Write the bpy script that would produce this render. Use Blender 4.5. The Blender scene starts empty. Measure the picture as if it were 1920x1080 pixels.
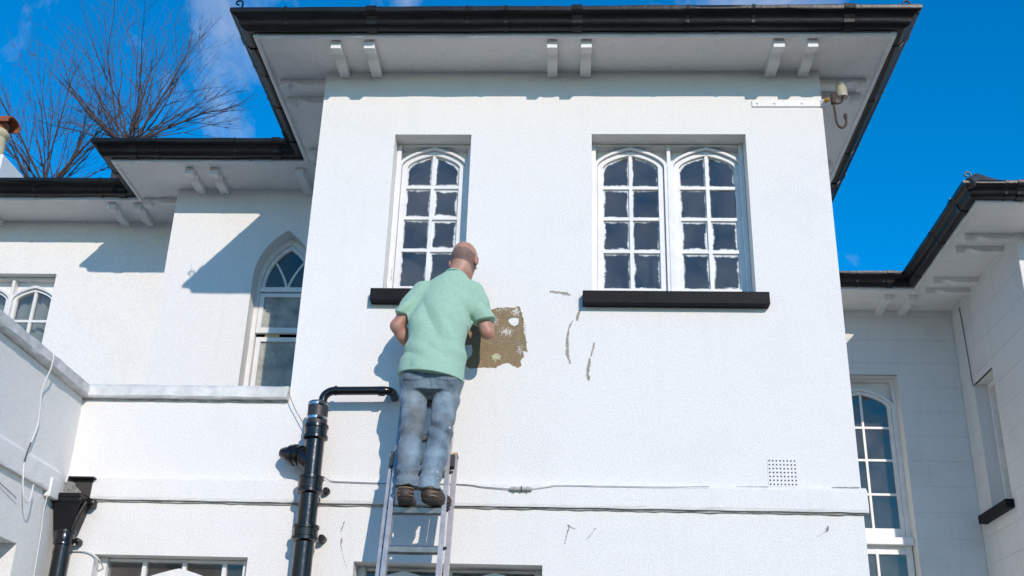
import bpy, bmesh, math, random
import numpy as np
from mathutils import Vector, Matrix, noise

random.seed(7)
scene = bpy.context.scene
COL = scene.collection
R = math.radians

# ------------------------------------------------------------------ camera
PITCH, YAW, ROLL, FPX = R(24.037), R(-3.183), R(1.755), 2079.2
CAM = Vector((0.0, -7.0, 1.6))
fwd = Vector((math.sin(YAW)*math.cos(PITCH), math.cos(YAW)*math.cos(PITCH), math.sin(PITCH)))
rgt0 = Vector((math.cos(YAW), -math.sin(YAW), 0.0))
up0 = rgt0.cross(fwd)
rgt = math.cos(ROLL)*rgt0 + math.sin(ROLL)*up0
up = -math.sin(ROLL)*rgt0 + math.cos(ROLL)*up0
cam_data = bpy.data.cameras.new('camera')
cam = bpy.data.objects.new('camera', cam_data)
COL.objects.link(cam)
cam_data.sensor_width = 36.0
cam_data.lens = FPX/1920.0*36.0
cam_data.clip_start, cam_data.clip_end = 0.05, 3000.0
cam.matrix_world = Matrix(((rgt.x, up.x, -fwd.x, CAM.x), (rgt.y, up.y, -fwd.y, CAM.y), (rgt.z, up.z, -fwd.z, CAM.z), (0, 0, 0, 1)))
scene.camera = cam

def at(px, py, Y):
    """world point on the vertical plane Y that the photograph shows at (px, py)"""
    d = rgt*((px-960)/FPX) + up*(-(py-540)/FPX) + fwd
    return CAM + d*((Y-CAM.y)/d.y)

# ------------------------------------------------------------------ light
SUN_TRAVEL = Vector((-0.395, 1.0, -0.45)).normalized()
sun_el = math.asin(-SUN_TRAVEL.z)
sun_az = math.atan2(-SUN_TRAVEL.x, -SUN_TRAVEL.y)
sd = bpy.data.lights.new('sun', 'SUN')
sd.energy, sd.angle, sd.color = 3.3, R(0.5), (1.0, 0.88, 0.765)
so = bpy.data.objects.new('sun', sd)
COL.objects.link(so)
so.rotation_euler = SUN_TRAVEL.to_track_quat('-Z', 'Y').to_euler()
so.location = (6, -14, 12)

world = bpy.data.worlds.new('World')
scene.world = world
world.use_nodes = True
wt = world.node_tree
wt.nodes.clear()
def N(t, typ, **k):
    n = t.nodes.new(typ)
    for a, b in k.items():
        setattr(n, a, b)
    return n
wo = N(wt, 'ShaderNodeOutputWorld')
bg = N(wt, 'ShaderNodeBackground')
bg.inputs['Strength'].default_value = 0.12
sky = N(wt, 'ShaderNodeTexSky', sky_type='NISHITA')
sky.sun_disc = False
sky.sun_elevation, sky.sun_rotation = sun_el, sun_az
sky.air_density, sky.dust_density, sky.ozone_density = 1.0, 0.0, 3.5
hs = N(wt, 'ShaderNodeHueSaturation')
hs.inputs['Saturation'].default_value = 1.44
hs.inputs['Value'].default_value = 1.68
hs.inputs['Hue'].default_value = 0.500
wt.links.new(sky.outputs[0], hs.inputs['Color'])
tc = N(wt, 'ShaderNodeTexCoord')
mp = N(wt, 'ShaderNodeMapping')
mp.inputs['Scale'].default_value = (5.0, 4.0, 6.5)
mp.inputs['Location'].default_value = (8.738, -6.762, 15.236)
wt.links.new(tc.outputs['Generated'], mp.inputs['Vector'])
cn = N(wt, 'ShaderNodeTexNoise')
cn.inputs['Scale'].default_value = 1.0
cn.inputs['Detail'].default_value = 13.0
cn.inputs['Roughness'].default_value = 0.62
cn.inputs['Distortion'].default_value = 0.4
wt.links.new(mp.outputs[0], cn.inputs['Vector'])
cr = N(wt, 'ShaderNodeValToRGB')
cr.color_ramp.elements[0].position = 0.555
cr.color_ramp.elements[1].position = 0.78
cr.color_ramp.elements[1].color = (0.75, 0.75, 0.75, 1)
wt.links.new(cn.outputs['Fac'], cr.inputs[0])
cm = N(wt, 'ShaderNodeMixRGB')
cm.inputs['Color2'].default_value = (4.6, 5.2, 6.2, 1)
wt.links.new(cr.outputs[0], cm.inputs['Fac'])
wt.links.new(hs.outputs[0], cm.inputs['Color1'])
wt.links.new(cm.outputs[0], bg.inputs['Color'])
wt.links.new(bg.outputs[0], wo.inputs[0])

scene.view_settings.view_transform = 'Standard'
scene.view_settings.look = 'None'
scene.view_settings.exposure = 0.05
scene.view_settings.gamma = 1.0

# ------------------------------------------------------------------ materials
MATS = {}
def mat(name, col, rough=0.6, metal=0.0, bump=0.0, bscale=80.0, mottle=0.0, mscale=3.0, col2=None, coat=0.0, spec=0.5, detail=6.0):
    m = bpy.data.materials.new(name)
    m.use_nodes = True
    t = m.node_tree
    b = t.nodes['Principled BSDF']
    b.inputs['Base Color'].default_value = (*col, 1)
    b.inputs['Roughness'].default_value = rough
    b.inputs['Metallic'].default_value = metal
    b.inputs['Specular IOR Level'].default_value = spec
    b.inputs['Coat Weight'].default_value = coat
    b.inputs['Coat Roughness'].default_value = 0.12
    co = N(t, 'ShaderNodeTexCoord')
    if mottle > 0:
        n = N(t, 'ShaderNodeTexNoise')
        n.inputs['Scale'].default_value = mscale
        n.inputs['Detail'].default_value = detail
        n.inputs['Roughness'].default_value = 0.62
        t.links.new(co.outputs['Object'], n.inputs['Vector'])
        r = N(t, 'ShaderNodeValToRGB')
        c2 = col2 or tuple(c*(1-mottle) for c in col)
        r.color_ramp.elements[0].position = 0.35
        r.color_ramp.elements[1].position = 0.68
        r.color_ramp.elements[0].color = (*c2, 1)
        r.color_ramp.elements[1].color = (*col, 1)
        t.links.new(n.outputs['Fac'], r.inputs[0])
        t.links.new(r.outputs[0], b.inputs['Base Color'])
    if bump > 0:
        n = N(t, 'ShaderNodeTexNoise')
        n.inputs['Scale'].default_value = bscale
        n.inputs['Detail'].default_value = 5.0
        n.inputs['Roughness'].default_value = 0.65
        t.links.new(co.outputs['Object'], n.inputs['Vector'])
        bu = N(t, 'ShaderNodeBump')
        bu.inputs['Strength'].default_value = bump
        bu.inputs['Distance'].default_value = 0.01
        t.links.new(n.outputs['Fac'], bu.inputs['Height'])
        t.links.new(bu.outputs[0], b.inputs['Normal'])
    MATS[name] = m
    return m

def wall_mat(name, col, dirt, bump):
    """painted roughcast: fine grain, broad unevenness, faint drip stains"""
    m = bpy.data.materials.new(name)
    m.use_nodes = True
    t = m.node_tree
    b = t.nodes['Principled BSDF']
    b.inputs['Roughness'].default_value = 0.78
    b.inputs['Specular IOR Level'].default_value = 0.25
    co = N(t, 'ShaderNodeTexCoord')
    n1 = N(t, 'ShaderNodeTexNoise'); n1.inputs['Scale'].default_value = 1.6; n1.inputs['Detail'].default_value = 8; n1.inputs['Roughness'].default_value = 0.6
    mp2 = N(t, 'ShaderNodeMapping'); mp2.inputs['Scale'].default_value = (9, 9, 1.2)
    n2 = N(t, 'ShaderNodeTexNoise'); n2.inputs['Scale'].default_value = 1.0; n2.inputs['Detail'].default_value = 6
    t.links.new(co.outputs['Object'], n1.inputs['Vector'])
    t.links.new(co.outputs['Object'], mp2.inputs['Vector'])
    t.links.new(mp2.outputs[0], n2.inputs['Vector'])
    r1 = N(t, 'ShaderNodeMapRange'); r1.inputs[1].default_value = 0.52; r1.inputs[2].default_value = 0.8; r1.inputs[3].default_value = 0; r1.inputs[4].default_value = dirt
    r2 = N(t, 'ShaderNodeMapRange'); r2.inputs[1].default_value = 0.55; r2.inputs[2].default_value = 0.8; r2.inputs[3].default_value = 0; r2.inputs[4].default_value = dirt*0.8
    t.links.new(n1.outputs['Fac'], r1.inputs[0]); t.links.new(n2.outputs['Fac'], r2.inputs[0])
    ad = N(t, 'ShaderNodeMath', operation='ADD'); ad.use_clamp = True
    t.links.new(r1.outputs[0], ad.inputs[0]); t.links.new(r2.outputs[0], ad.inputs[1])
    # fine speckle of the sand in the paint
    n4 = N(t, 'ShaderNodeTexNoise'); n4.inputs['Scale'].default_value = 95; n4.inputs['Detail'].default_value = 3
    t.links.new(co.outputs['Object'], n4.inputs['Vector'])
    r4 = N(t, 'ShaderNodeMapRange'); r4.inputs[1].default_value = 0.35; r4.inputs[2].default_value = 0.65; r4.inputs[3].default_value = 0.91; r4.inputs[4].default_value = 1.04
    t.links.new(n4.outputs['Fac'], r4.inputs[0])
    mx = N(t, 'ShaderNodeMixRGB')
    mx.inputs['Color1'].default_value = (*col, 1)
    mx.inputs['Color2'].default_value = (col[0]*0.55, col[1]*0.56, col[2]*0.52, 1)
    t.links.new(ad.outputs[0], mx.inputs['Fac'])
    mm = N(t, 'ShaderNodeMixRGB', blend_type='MULTIPLY'); mm.inputs['Fac'].default_value = 1
    t.links.new(mx.outputs[0], mm.inputs['Color1']); t.links.new(r4.outputs[0], mm.inputs['Color2'])
    t.links.new(mm.outputs[0], b.inputs['Base Color'])
    n3 = N(t, 'ShaderNodeTexNoise'); n3.inputs['Scale'].default_value = 130; n3.inputs['Detail'].default_value = 4; n3.inputs['Roughness'].default_value = 0.7
    t.links.new(co.outputs['Object'], n3.inputs['Vector'])
    n5 = N(t, 'ShaderNodeTexNoise'); n5.inputs['Scale'].default_value = 5; n5.inputs['Detail'].default_value = 3
    t.links.new(co.outputs['Object'], n5.inputs['Vector'])
    bu = N(t, 'ShaderNodeBump'); bu.inputs['Strength'].default_value = bump; bu.inputs['Distance'].default_value = 0.006
    bu2 = N(t, 'ShaderNodeBump'); bu2.inputs['Strength'].default_value = 0.25; bu2.inputs['Distance'].default_value = 0.012
    t.links.new(n5.outputs['Fac'], bu2.inputs['Height'])
    t.links.new(n3.outputs['Fac'], bu.inputs['Height'])
    t.links.new(bu2.outputs[0], bu.inputs['Normal'])
    t.links.new(bu.outputs[0], b.inputs['Normal'])
    MATS[name] = m
    return m

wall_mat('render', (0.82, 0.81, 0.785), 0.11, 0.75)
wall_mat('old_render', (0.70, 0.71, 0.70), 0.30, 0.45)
wall_mat('soffit_paint', (0.80, 0.79, 0.77), 0.25, 0.2)
mat('trim_white', (0.78, 0.78, 0.77), 0.45, bump=0.12, bscale=40, mottle=0.14, mscale=9)
mat('coping', (0.76, 0.76, 0.74), 0.75, bump=0.5, bscale=45, mottle=0.3, mscale=9)
mat('black_gloss', (0.004, 0.004, 0.005), 0.36, bump=0.35, bscale=14, coat=0.0, mottle=0.3, mscale=8, col2=(0.009, 0.009, 0.010), spec=0.3)
mat('pipe_gloss', (0.006, 0.006, 0.007), 0.24, bump=0.15, bscale=22, coat=0.3, spec=0.4)
mat('black_sill', (0.007, 0.0075, 0.009), 0.55, bump=0.2, bscale=40, mottle=0.4, mscale=12, col2=(0.012, 0.0125, 0.015), spec=0.12)
mat('slate', (0.05, 0.052, 0.056), 0.6, bump=0.4, bscale=12, mottle=0.4, mscale=6)
mat('dark_room', (0.05, 0.046, 0.042), 0.9)
mat('curtain', (0.34, 0.36, 0.31), 0.9, mottle=0.15, mscale=8)
mat('bare_cement', (0.30, 0.225, 0.13), 0.95, bump=0.8, bscale=60, mottle=0.35, mscale=20, col2=(0.235, 0.175, 0.10), detail=10)
mat('filler', (0.24, 0.21, 0.165), 0.95, bump=0.5, bscale=90, mottle=0.4, mscale=45, col2=(0.40, 0.38, 0.33))
mat('primer', (0.56, 0.60, 0.42), 0.9, bump=0.4, bscale=90, mottle=0.3, mscale=40, col2=(0.42, 0.37, 0.24))
mat('scuff', (0.10, 0.10, 0.095), 0.95, mottle=0.6, mscale=50, col2=(0.35, 0.35, 0.34))
mat('joint_grey', (0.22, 0.21, 0.18), 0.95, mottle=0.5, mscale=14, col2=(0.5, 0.5, 0.47))
mat('steel', (0.62, 0.63, 0.64), 0.3, metal=1.0)
mat('aluminium', (0.44, 0.44, 0.44), 0.42, metal=0.45, bump=0.15, bscale=30, mottle=0.3, mscale=14, col2=(0.28, 0.29, 0.31))
mat('rung_metal', (0.30, 0.30, 0.305), 0.32, metal=0.85, bump=0.1, bscale=30, mottle=0.4, mscale=14, col2=(0.17, 0.17, 0.17))
mat('worn_aluminium', (0.38, 0.36, 0.355), 0.55, metal=0.35, bump=0.15, bscale=40, mottle=0.35, mscale=18, col2=(0.30, 0.29, 0.31))
mat('orange_cap', (0.55, 0.30, 0.05), 0.6)
mat('dark_plastic', (0.03, 0.03, 0.035), 0.5)
mat('ceramic', (0.46, 0.42, 0.32), 0.3, mottle=0.2, mscale=20, coat=0.4)
mat('rust', (0.09, 0.055, 0.04), 0.75, bump=0.4, bscale=90, mottle=0.5, mscale=30)
mat('rust_orange', (0.50, 0.27, 0.05), 0.8, mottle=0.5, mscale=60, col2=(0.30, 0.13, 0.03))
mat('white_cable', (0.70, 0.70, 0.68), 0.5)
mat('grey_cable', (0.20, 0.20, 0.19), 0.6)
mat('black_cable', (0.03, 0.03, 0.03), 0.6)
mat('terracotta', (0.36, 0.105, 0.04), 0.8, bump=0.3, bscale=30, mottle=0.35, mscale=9)
mat('buff_clay', (0.62, 0.54, 0.34), 0.8, bump=0.3, bscale=30, mottle=0.25, mscale=9)
mat('bark', (0.085, 0.065, 0.06), 0.85, bump=0.4, bscale=30, mottle=0.4, mscale=12)
mat('twig', (0.085, 0.058, 0.055), 0.8)
mat('ground', (0.085, 0.082, 0.075), 0.95, bump=0.5, bscale=20, mottle=0.35, mscale=2)
mat('flat_roof', (0.16, 0.16, 0.16), 0.9, bump=0.3, bscale=30, mottle=0.3, mscale=3)

def glass_mat(name, painted, tint=(0.62, 0.72, 0.80), refl=2.2):
    m = bpy.data.materials.new(name)
    m.use_nodes = True
    t = m.node_tree
    t.nodes.clear()
    out = N(t, 'ShaderNodeOutputMaterial')
    tr = N(t, 'ShaderNodeBsdfTransparent'); tr.inputs[0].default_value = (*tint, 1)
    gl = N(t, 'ShaderNodeBsdfGlossy'); gl.inputs['Roughness'].default_value = 0.02; gl.inputs['Color'].default_value = (1.0, 0.97, 0.88, 1)
    co = N(t, 'ShaderNodeTexCoord')
    nb = N(t, 'ShaderNodeTexNoise'); nb.inputs['Scale'].default_value = 5; nb.inputs['Detail'].default_value = 2
    t.links.new(co.outputs['Object'], nb.inputs['Vector'])
    bu = N(t, 'ShaderNodeBump'); bu.inputs['Strength'].default_value = 0.12; bu.inputs['Distance'].default_value = 0.02
    t.links.new(nb.outputs['Fac'], bu.inputs['Height']); t.links.new(bu.outputs[0], gl.inputs['Normal'])
    fr = N(t, 'ShaderNodeFresnel'); fr.inputs['IOR'].default_value = 1.5
    mu = N(t, 'ShaderNodeMath', operation='MULTIPLY'); mu.inputs[1].default_value = refl; mu.use_clamp = True
    t.links.new(fr.outputs[0], mu.inputs[0])
    mx = N(t, 'ShaderNodeMixShader')
    t.links.new(mu.outputs[0], mx.inputs[0]); t.links.new(tr.outputs[0], mx.inputs[1]); t.links.new(gl.outputs[0], mx.inputs[2])
    last = mx
    # thin film of grime on the pane
    di = N(t, 'ShaderNodeBsdfDiffuse'); di.inputs[0].default_value = (0.50, 0.45, 0.40, 1)
    ng = N(t, 'ShaderNodeTexNoise'); ng.inputs['Scale'].default_value = 3.5; ng.inputs['Detail'].default_value = 5
    t.links.new(co.outputs['Object'], ng.inputs['Vector'])
    rg = N(t, 'ShaderNodeMapRange'); rg.inputs[1].default_value = 0.3; rg.inputs[2].default_value = 0.75; rg.inputs[3].default_value = 0.04; rg.inputs[4].default_value = 0.17
    t.links.new(ng.outputs['Fac'], rg.inputs[0])
    mg = N(t, 'ShaderNodeMixShader')
    t.links.new(rg.outputs[0], mg.inputs[0]); t.links.new(last.outputs[0], mg.inputs[1]); t.links.new(di.outputs[0], mg.inputs[2])
    last = mg
    if painted:
        pa = N(t, 'ShaderNodeBsdfPrincipled'); pa.inputs['Base Color'].default_value = (0.72, 0.75, 0.76, 1); pa.inputs['Roughness'].default_value = 0.6
        at_ = N(t, 'ShaderNodeAttribute', attribute_name='edge')
        n1 = N(t, 'ShaderNodeTexNoise'); n1.inputs['Scale'].default_value = 13; n1.inputs['Detail'].default_value = 9; n1.inputs['Roughness'].default_value = 0.74
        t.links.new(co.outputs['Object'], n1.inputs['Vector'])
        s1 = N(t, 'ShaderNodeMath', operation='MULTIPLY_ADD'); s1.inputs[1].default_value = 1.5; s1.inputs[2].default_value = -0.70
        t.links.new(n1.outputs['Fac'], s1.inputs[0])
        oi = N(t, 'ShaderNodeObjectInfo')
        s2 = N(t, 'ShaderNodeMath', operation='MULTIPLY_ADD'); s2.inputs[1].default_value = 0.40
        t.links.new(oi.outputs['Random'], s2.inputs[0]); t.links.new(s1.outputs[0], s2.inputs[2])
        sb_ = N(t, 'ShaderNodeMath', operation='SUBTRACT')
        t.links.new(s2.outputs[0], sb_.inputs[0]); t.links.new(at_.outputs['Fac'], sb_.inputs[1])
        lt = N(t, 'ShaderNodeMapRange'); lt.inputs[1].default_value = -0.10; lt.inputs[2].default_value = 0.16; lt.inputs[3].default_value = 0.0; lt.inputs[4].default_value = 0.95
        t.links.new(sb_.outputs[0], lt.inputs[0])
        # stray flecks
        vo = N(t, 'ShaderNodeTexNoise'); vo.inputs['Scale'].default_value = 34; vo.inputs['Detail'].default_value = 2
        mp3 = N(t, 'ShaderNodeMapping'); mp3.inputs['Location'].default_value = (3, 7, 1); mp3.inputs['Scale'].default_value = (1.2, 1, 0.7)
        t.links.new(co.outputs['Object'], mp3.inputs['Vector']); t.links.new(mp3.outputs[0], vo.inputs['Vector'])
        gt = N(t, 'ShaderNodeMath', operation='GREATER_THAN'); gt.inputs[1].default_value = 0.80
        t.links.new(vo.outputs['Fac'], gt.inputs[0])
        mxm = N(t, 'ShaderNodeMath', operation='MAXIMUM')
        t.links.new(lt.outputs[0], mxm.inputs[0]); t.links.new(gt.outputs[0], mxm.inputs[1])
        mp_ = N(t, 'ShaderNodeMixShader')
        t.links.new(mxm.outputs[0], mp_.inputs[0]); t.links.new(last.outputs[0], mp_.inputs[1]); t.links.new(pa.outputs[0], mp_.inputs[2])
        last = mp_
    t.links.new(last.outputs[0], out.inputs[0])
    MATS[name] = m
glass_mat('painted_glass', True, refl=1.9)
glass_mat('sky_glass', False, (0.6, 0.7, 0.8), 2.0)
glass_mat('glass', False, (0.75, 0.8, 0.82), 1.3)

def obscure_glass():
    m = mat('obscure_glass', (0.48, 0.49, 0.43), 0.22, bump=0.9, bscale=70, mottle=0.5, mscale=4.5, col2=(0.17, 0.18, 0.17), spec=0.8)
    return m
obscure_glass()

# ------------------------------------------------------------------ mesh helpers
class MB:
    def __init__(self):
        self.v, self.f = [], []
    def add(self, vs, fs):
        o = len(self.v)
        self.v += [tuple(p) for p in vs]
        self.f += [tuple(i+o for i in f) for f in fs]
        return self
    def box(self, x0, x1, y0, y1, z0, z1):
        return self.add([(x, y, z) for z in (z0, z1) for y in (y0, y1) for x in (x0, x1)],
                        [(0, 2, 3, 1), (4, 5, 7, 6), (0, 1, 5, 4), (2, 6, 7, 3), (0, 4, 6, 2), (1, 3, 7, 5)])
    def tube(self, pts, rad, n=10, caps=True):
        pts = [Vector(p) for p in pts]
        rads = rad if isinstance(rad, (list, tuple)) else [rad]*len(pts)
        rings, prev = [], None
        for i, p in enumerate(pts):
            d = (pts[min(i+1, len(pts)-1)] - pts[max(i-1, 0)]).normalized()
            if prev is None:
                a = Vector((0, 0, 1)) if abs(d.z) < 0.9 else Vector((1, 0, 0))
                u = d.cross(a).normalized()
            else:
                u = (prev - d*prev.dot(d)).normalized()
            prev = u
            w = d.cross(u)
            rings.append([p + (u*math.cos(2*math.pi*k/n) + w*math.sin(2*math.pi*k/n))*rads[i] for k in range(n)])
        vs = [q for r_ in rings for q in r_]
        fs = [(i*n+k, i*n+(k+1) % n, (i+1)*n+(k+1) % n, (i+1)*n+k) for i in range(len(rings)-1) for k in range(n)]
        if caps:
            fs += [tuple(range(n))[::-1], tuple(range((len(rings)-1)*n, len(rings)*n))]
        return self.add(vs, fs)
    def lathe(self, base, axis, prof, n=20):
        """prof: list of (distance along axis, radius)"""
        base, axis = Vector(base), Vector(axis).normalized()
        a = Vector((0, 0, 1)) if abs(axis.z) < 0.9 else Vector((1, 0, 0))
        u = axis.cross(a).normalized(); w = axis.cross(u)
        vs = [base + axis*t + (u*math.cos(2*math.pi*k/n) + w*math.sin(2*math.pi*k/n))*r_ for t, r_ in prof for k in range(n)]
        fs = [(i*n+k, i*n+(k+1) % n, (i+1)*n+(k+1) % n, (i+1)*n+k) for i in range(len(prof)-1) for k in range(n)]
        fs += [tuple(range(n))[::-1], tuple(range((len(prof)-1)*n, len(prof)*n))]
        return self.add(vs, fs)
    def prism(self, poly, fn0, fn1):
        """poly of 2-D points mapped through two functions: extruded solid"""
        n = len(poly)
        vs = [fn0(*p) for p in poly] + [fn1(*p) for p in poly]
        fs = [tuple(range(n)), tuple(range(n, 2*n))[::-1]] + [(i, i+n, (i+1) % n+n, (i+1) % n) for i in range(n)]
        return self.add(vs, fs)
    def build(self, name, m, parent=None, smooth=False, bevel=0.0, attr=None):
        me = bpy.data.meshes.new(name)
        me.from_pydata(self.v, [], self.f)
        if attr:
            a = me.attributes.new('edge', 'FLOAT', 'POINT')
            a.data.foreach_set('value', attr)
        me.materials.append(MATS[m] if isinstance(m, str) else m)
        bm = bmesh.new(); bm.from_mesh(me)
        if 'wall' in name or name == 'spandrel':
            bmesh.ops.remove_doubles(bm, verts=bm.verts, dist=1e-5)
        bmesh.ops.recalc_face_normals(bm, faces=bm.faces)
        bm.to_mesh(me); bm.free()
        if smooth:
            me.polygons.foreach_set('use_smooth', [True]*len(me.polygons))
            try:
                me.set_sharp_from_angle(angle=R(42))
            except Exception:
                pass
        o = bpy.data.objects.new(name, me)
        COL.objects.link(o)
        if parent is not None:
            o.parent = parent
            # parents are roots or parts without rotation or scale: keep world coordinates
            pw = Vector((0, 0, 0)); q = parent
            while q is not None:
                pw = pw + Vector(q.location); q = q.parent
            o.location = -pw
        if bevel > 0:
            md = o.modifiers.new('bevel', 'BEVEL'); md.width = bevel; md.segments = 2; md.limit_method = 'ANGLE'
        return o

def tag(o, label, cat, group=None, kind=None):
    o['label'] = label
    if cat: o['category'] = cat
    if group: o['group'] = group
    if kind: o['kind'] = kind
    return o

def empty(name, loc, label, cat):
    o = bpy.data.objects.new(name, None)
    COL.objects.link(o)
    o.location = loc
    o.empty_display_size = 0.2
    return tag(o, label, cat)

# ------------------------------------------------------------------ ground
g = MB().add([(-900, -900, 0), (900, -900, 0), (900, 900, 0), (-900, 900, 0)], [(0, 1, 2, 3)]).build('ground', 'ground')
g['kind'] = 'structure'

# ------------------------------------------------------------------ house
house = empty('house', (0, 0, 0), 'white rendered house with wide eaves, black gutters and arched windows', 'house')
ZS = 6.52                      # underside of the eaves
XL, XR = -1.857, 1.857         # tower sides
YL, XLW = 1.84, -3.605          # left wing front and its outer corner
YL2 = 2.50                     # far left wing
YR, XRS, YRF = 4.55, 4.245, 2.635  # right recess, right wing side, right wing front
XPW = -3.26                    # side of the low wing on the left
ZC = 3.885                     # underside of the coping

def wall(name, fn, u0, u1, v0, v1, holes, depth, m='render', arch=None):
    """wall sheet with rectangular openings and their reveals; fn(u, v, d) -> world, d into the wall"""
    mb = MB()
    us = sorted(set([u0, u1] + [h[i] for h in holes for i in (0, 1)]))
    vs = sorted(set([v0, v1] + [h[i] for h in holes for i in (2, 3)]))
    for i in range(len(us)-1):
        for j in range(len(vs)-1):
            cu, cv = (us[i]+us[i+1])/2, (vs[j]+vs[j+1])/2
            if any(h[0] < cu < h[1] and h[2] < cv < h[3] for h in holes):
                continue
            mb.add([fn(us[i], vs[j], 0), fn(us[i+1], vs[j], 0), fn(us[i+1], vs[j+1], 0), fn(us[i], vs[j+1], 0)], [(0, 1, 2, 3)])
    for a, b, c, d in [h[:4] for h in holes]:
        for p, q in (((a, c), (a, d)), ((b, c), (b, d)), ((a, d), (b, d)), ((a, c), (b, c))):
            mb.add([fn(*p, 0), fn(*q, 0), fn(*q, depth), fn(*p, depth)], [(0, 1, 2, 3)])
    return mb.build(name, m, house)

front = lambda Y: (lambda u, v, d: (u, Y+d, v))
H_L = (-1.291, -0.724, 4.685, 5.967)
H_R = (0.163, 1.283, 4.680, 5.972)
H_W7 = (-2.99, -2.005, 1.35, 2.852)
H_W8 = (-1.331, -0.147, 1.35, 2.840)
tower_wall = wall('tower_front_wall', front(0), XL, XR, 0, ZS, [H_L, H_R, H_W8], 0.30)
low_wall = wall('low_front_wall', front(0), XPW, XL, 0, ZC, [H_W7], 0.30)
wall('tower_side_wall', lambda u, v, d: (XL+d, u, v), 0, YL, 0, ZS, [], 0.2)
wall('tower_side_wall', lambda u, v, d: (XR-d, u, v), 0, YR, 0, ZS, [], 0.2)
wall('wing_side_wall', lambda u, v, d: (XLW+d, u, v), YL, YL2, 0, ZS, [], 0.2)
H_W4 = (-5.83, -4.925, 4.65, 5.955)
wall('far_wing_wall', front(YL2), -9.0, XLW, 0, ZS, [H_W4], 0.30)
H_W5 = (2.84, 3.575, 1.9, 5.76)
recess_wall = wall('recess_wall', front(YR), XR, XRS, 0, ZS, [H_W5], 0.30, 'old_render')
H_W6 = (3.655, 4.19, 4.20, 5.535)
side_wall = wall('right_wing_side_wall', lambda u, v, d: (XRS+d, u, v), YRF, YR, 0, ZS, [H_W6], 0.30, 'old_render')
wall('right_wing_front_wall', front(YRF), XRS, 9.0, 0, ZS, [], 0.2)
H_W9 = (-2.3, -0.50, 1.0, 2.815)
wall('low_wing_side_wall', lambda u, v, d: (XPW-d, u, v), -3.2, 0, 0, ZC, [H_W9], 0.30, 'render')
wall('low_wing_front_wall', front(-3.2), -9.0, XPW, 0, ZC, [], 0.2)
# rear and far sides, closing the building
MB().add([(-9, 9, 0), (9, 9, 0), (9, 9, ZS), (-9, 9, ZS)], [(0, 1, 2, 3)]).build('rear_wall', 'render', house)
MB().add([(-9, 9, 0), (-9, YL2, 0), (-9, YL2, ZS), (-9, 9, ZS)], [(0, 1, 2, 3)]).build('end_wall', 'render', house)
MB().add([(9, 9, 0), (9, YRF, 0), (9, YRF, ZS), (9, 9, ZS)], [(0, 1, 2, 3)]).build('end_wall', 'render', house)

# left wing wall with the pointed opening
GC, GH, GB, GSP, GAP = -2.53, 0.27, 3.2, 5.62, 6.10   # centre, half width, bottom, spring, apex
def gothic(c, h, sp, ap, n=12):
    """right half then mirrored: pointed arch outline from left spring over the apex to right spring"""
    pts = []
    for i in range(n+1):
        th = math.pi/3*i/n
        pts.append((-h+2*h*math.cos(th), sp+(ap-sp)*math.sin(th)/math.sin(math.pi/3)))
    left = [(c-x, z) for x, z in pts]
    return left + [(c+x, z) for x, z in pts[::-1][1:]]
mb = MB()
ga = gothic(GC, GH, GSP, GAP)
f = front(YL)
for a, b in zip(ga[:-1], ga[1:]):
    mb.add([f(a[0], a[1], 0), f(b[0], b[1], 0), f(b[0], ZS, 0), f(a[0], ZS, 0)], [(0, 1, 2, 3)])
for x0, x1 in ((XLW, GC-GH), (GC+GH, XL)):
    mb.add([f(x0, GB, 0), f(x1, GB, 0), f(x1, ZS, 0), f(x0, ZS, 0)], [(0, 1, 2, 3)])
mb.add([f(XLW, 0, 0), f(XL, 0, 0), f(XL, GB, 0), f(XLW, GB, 0)], [(0, 1, 2, 3)])
rev = [(GC-GH, GB)] + ga + [(GC+GH, GB)]
for a, b in zip(rev[:-1], rev[1:]):
    mb.add([f(*a, 0), f(*b, 0), f(*b, 0.2), f(*a, 0.2)], [(0, 1, 2, 3)])
wing_wall = mb.build('wing_front_wall', 'render', house)

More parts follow.
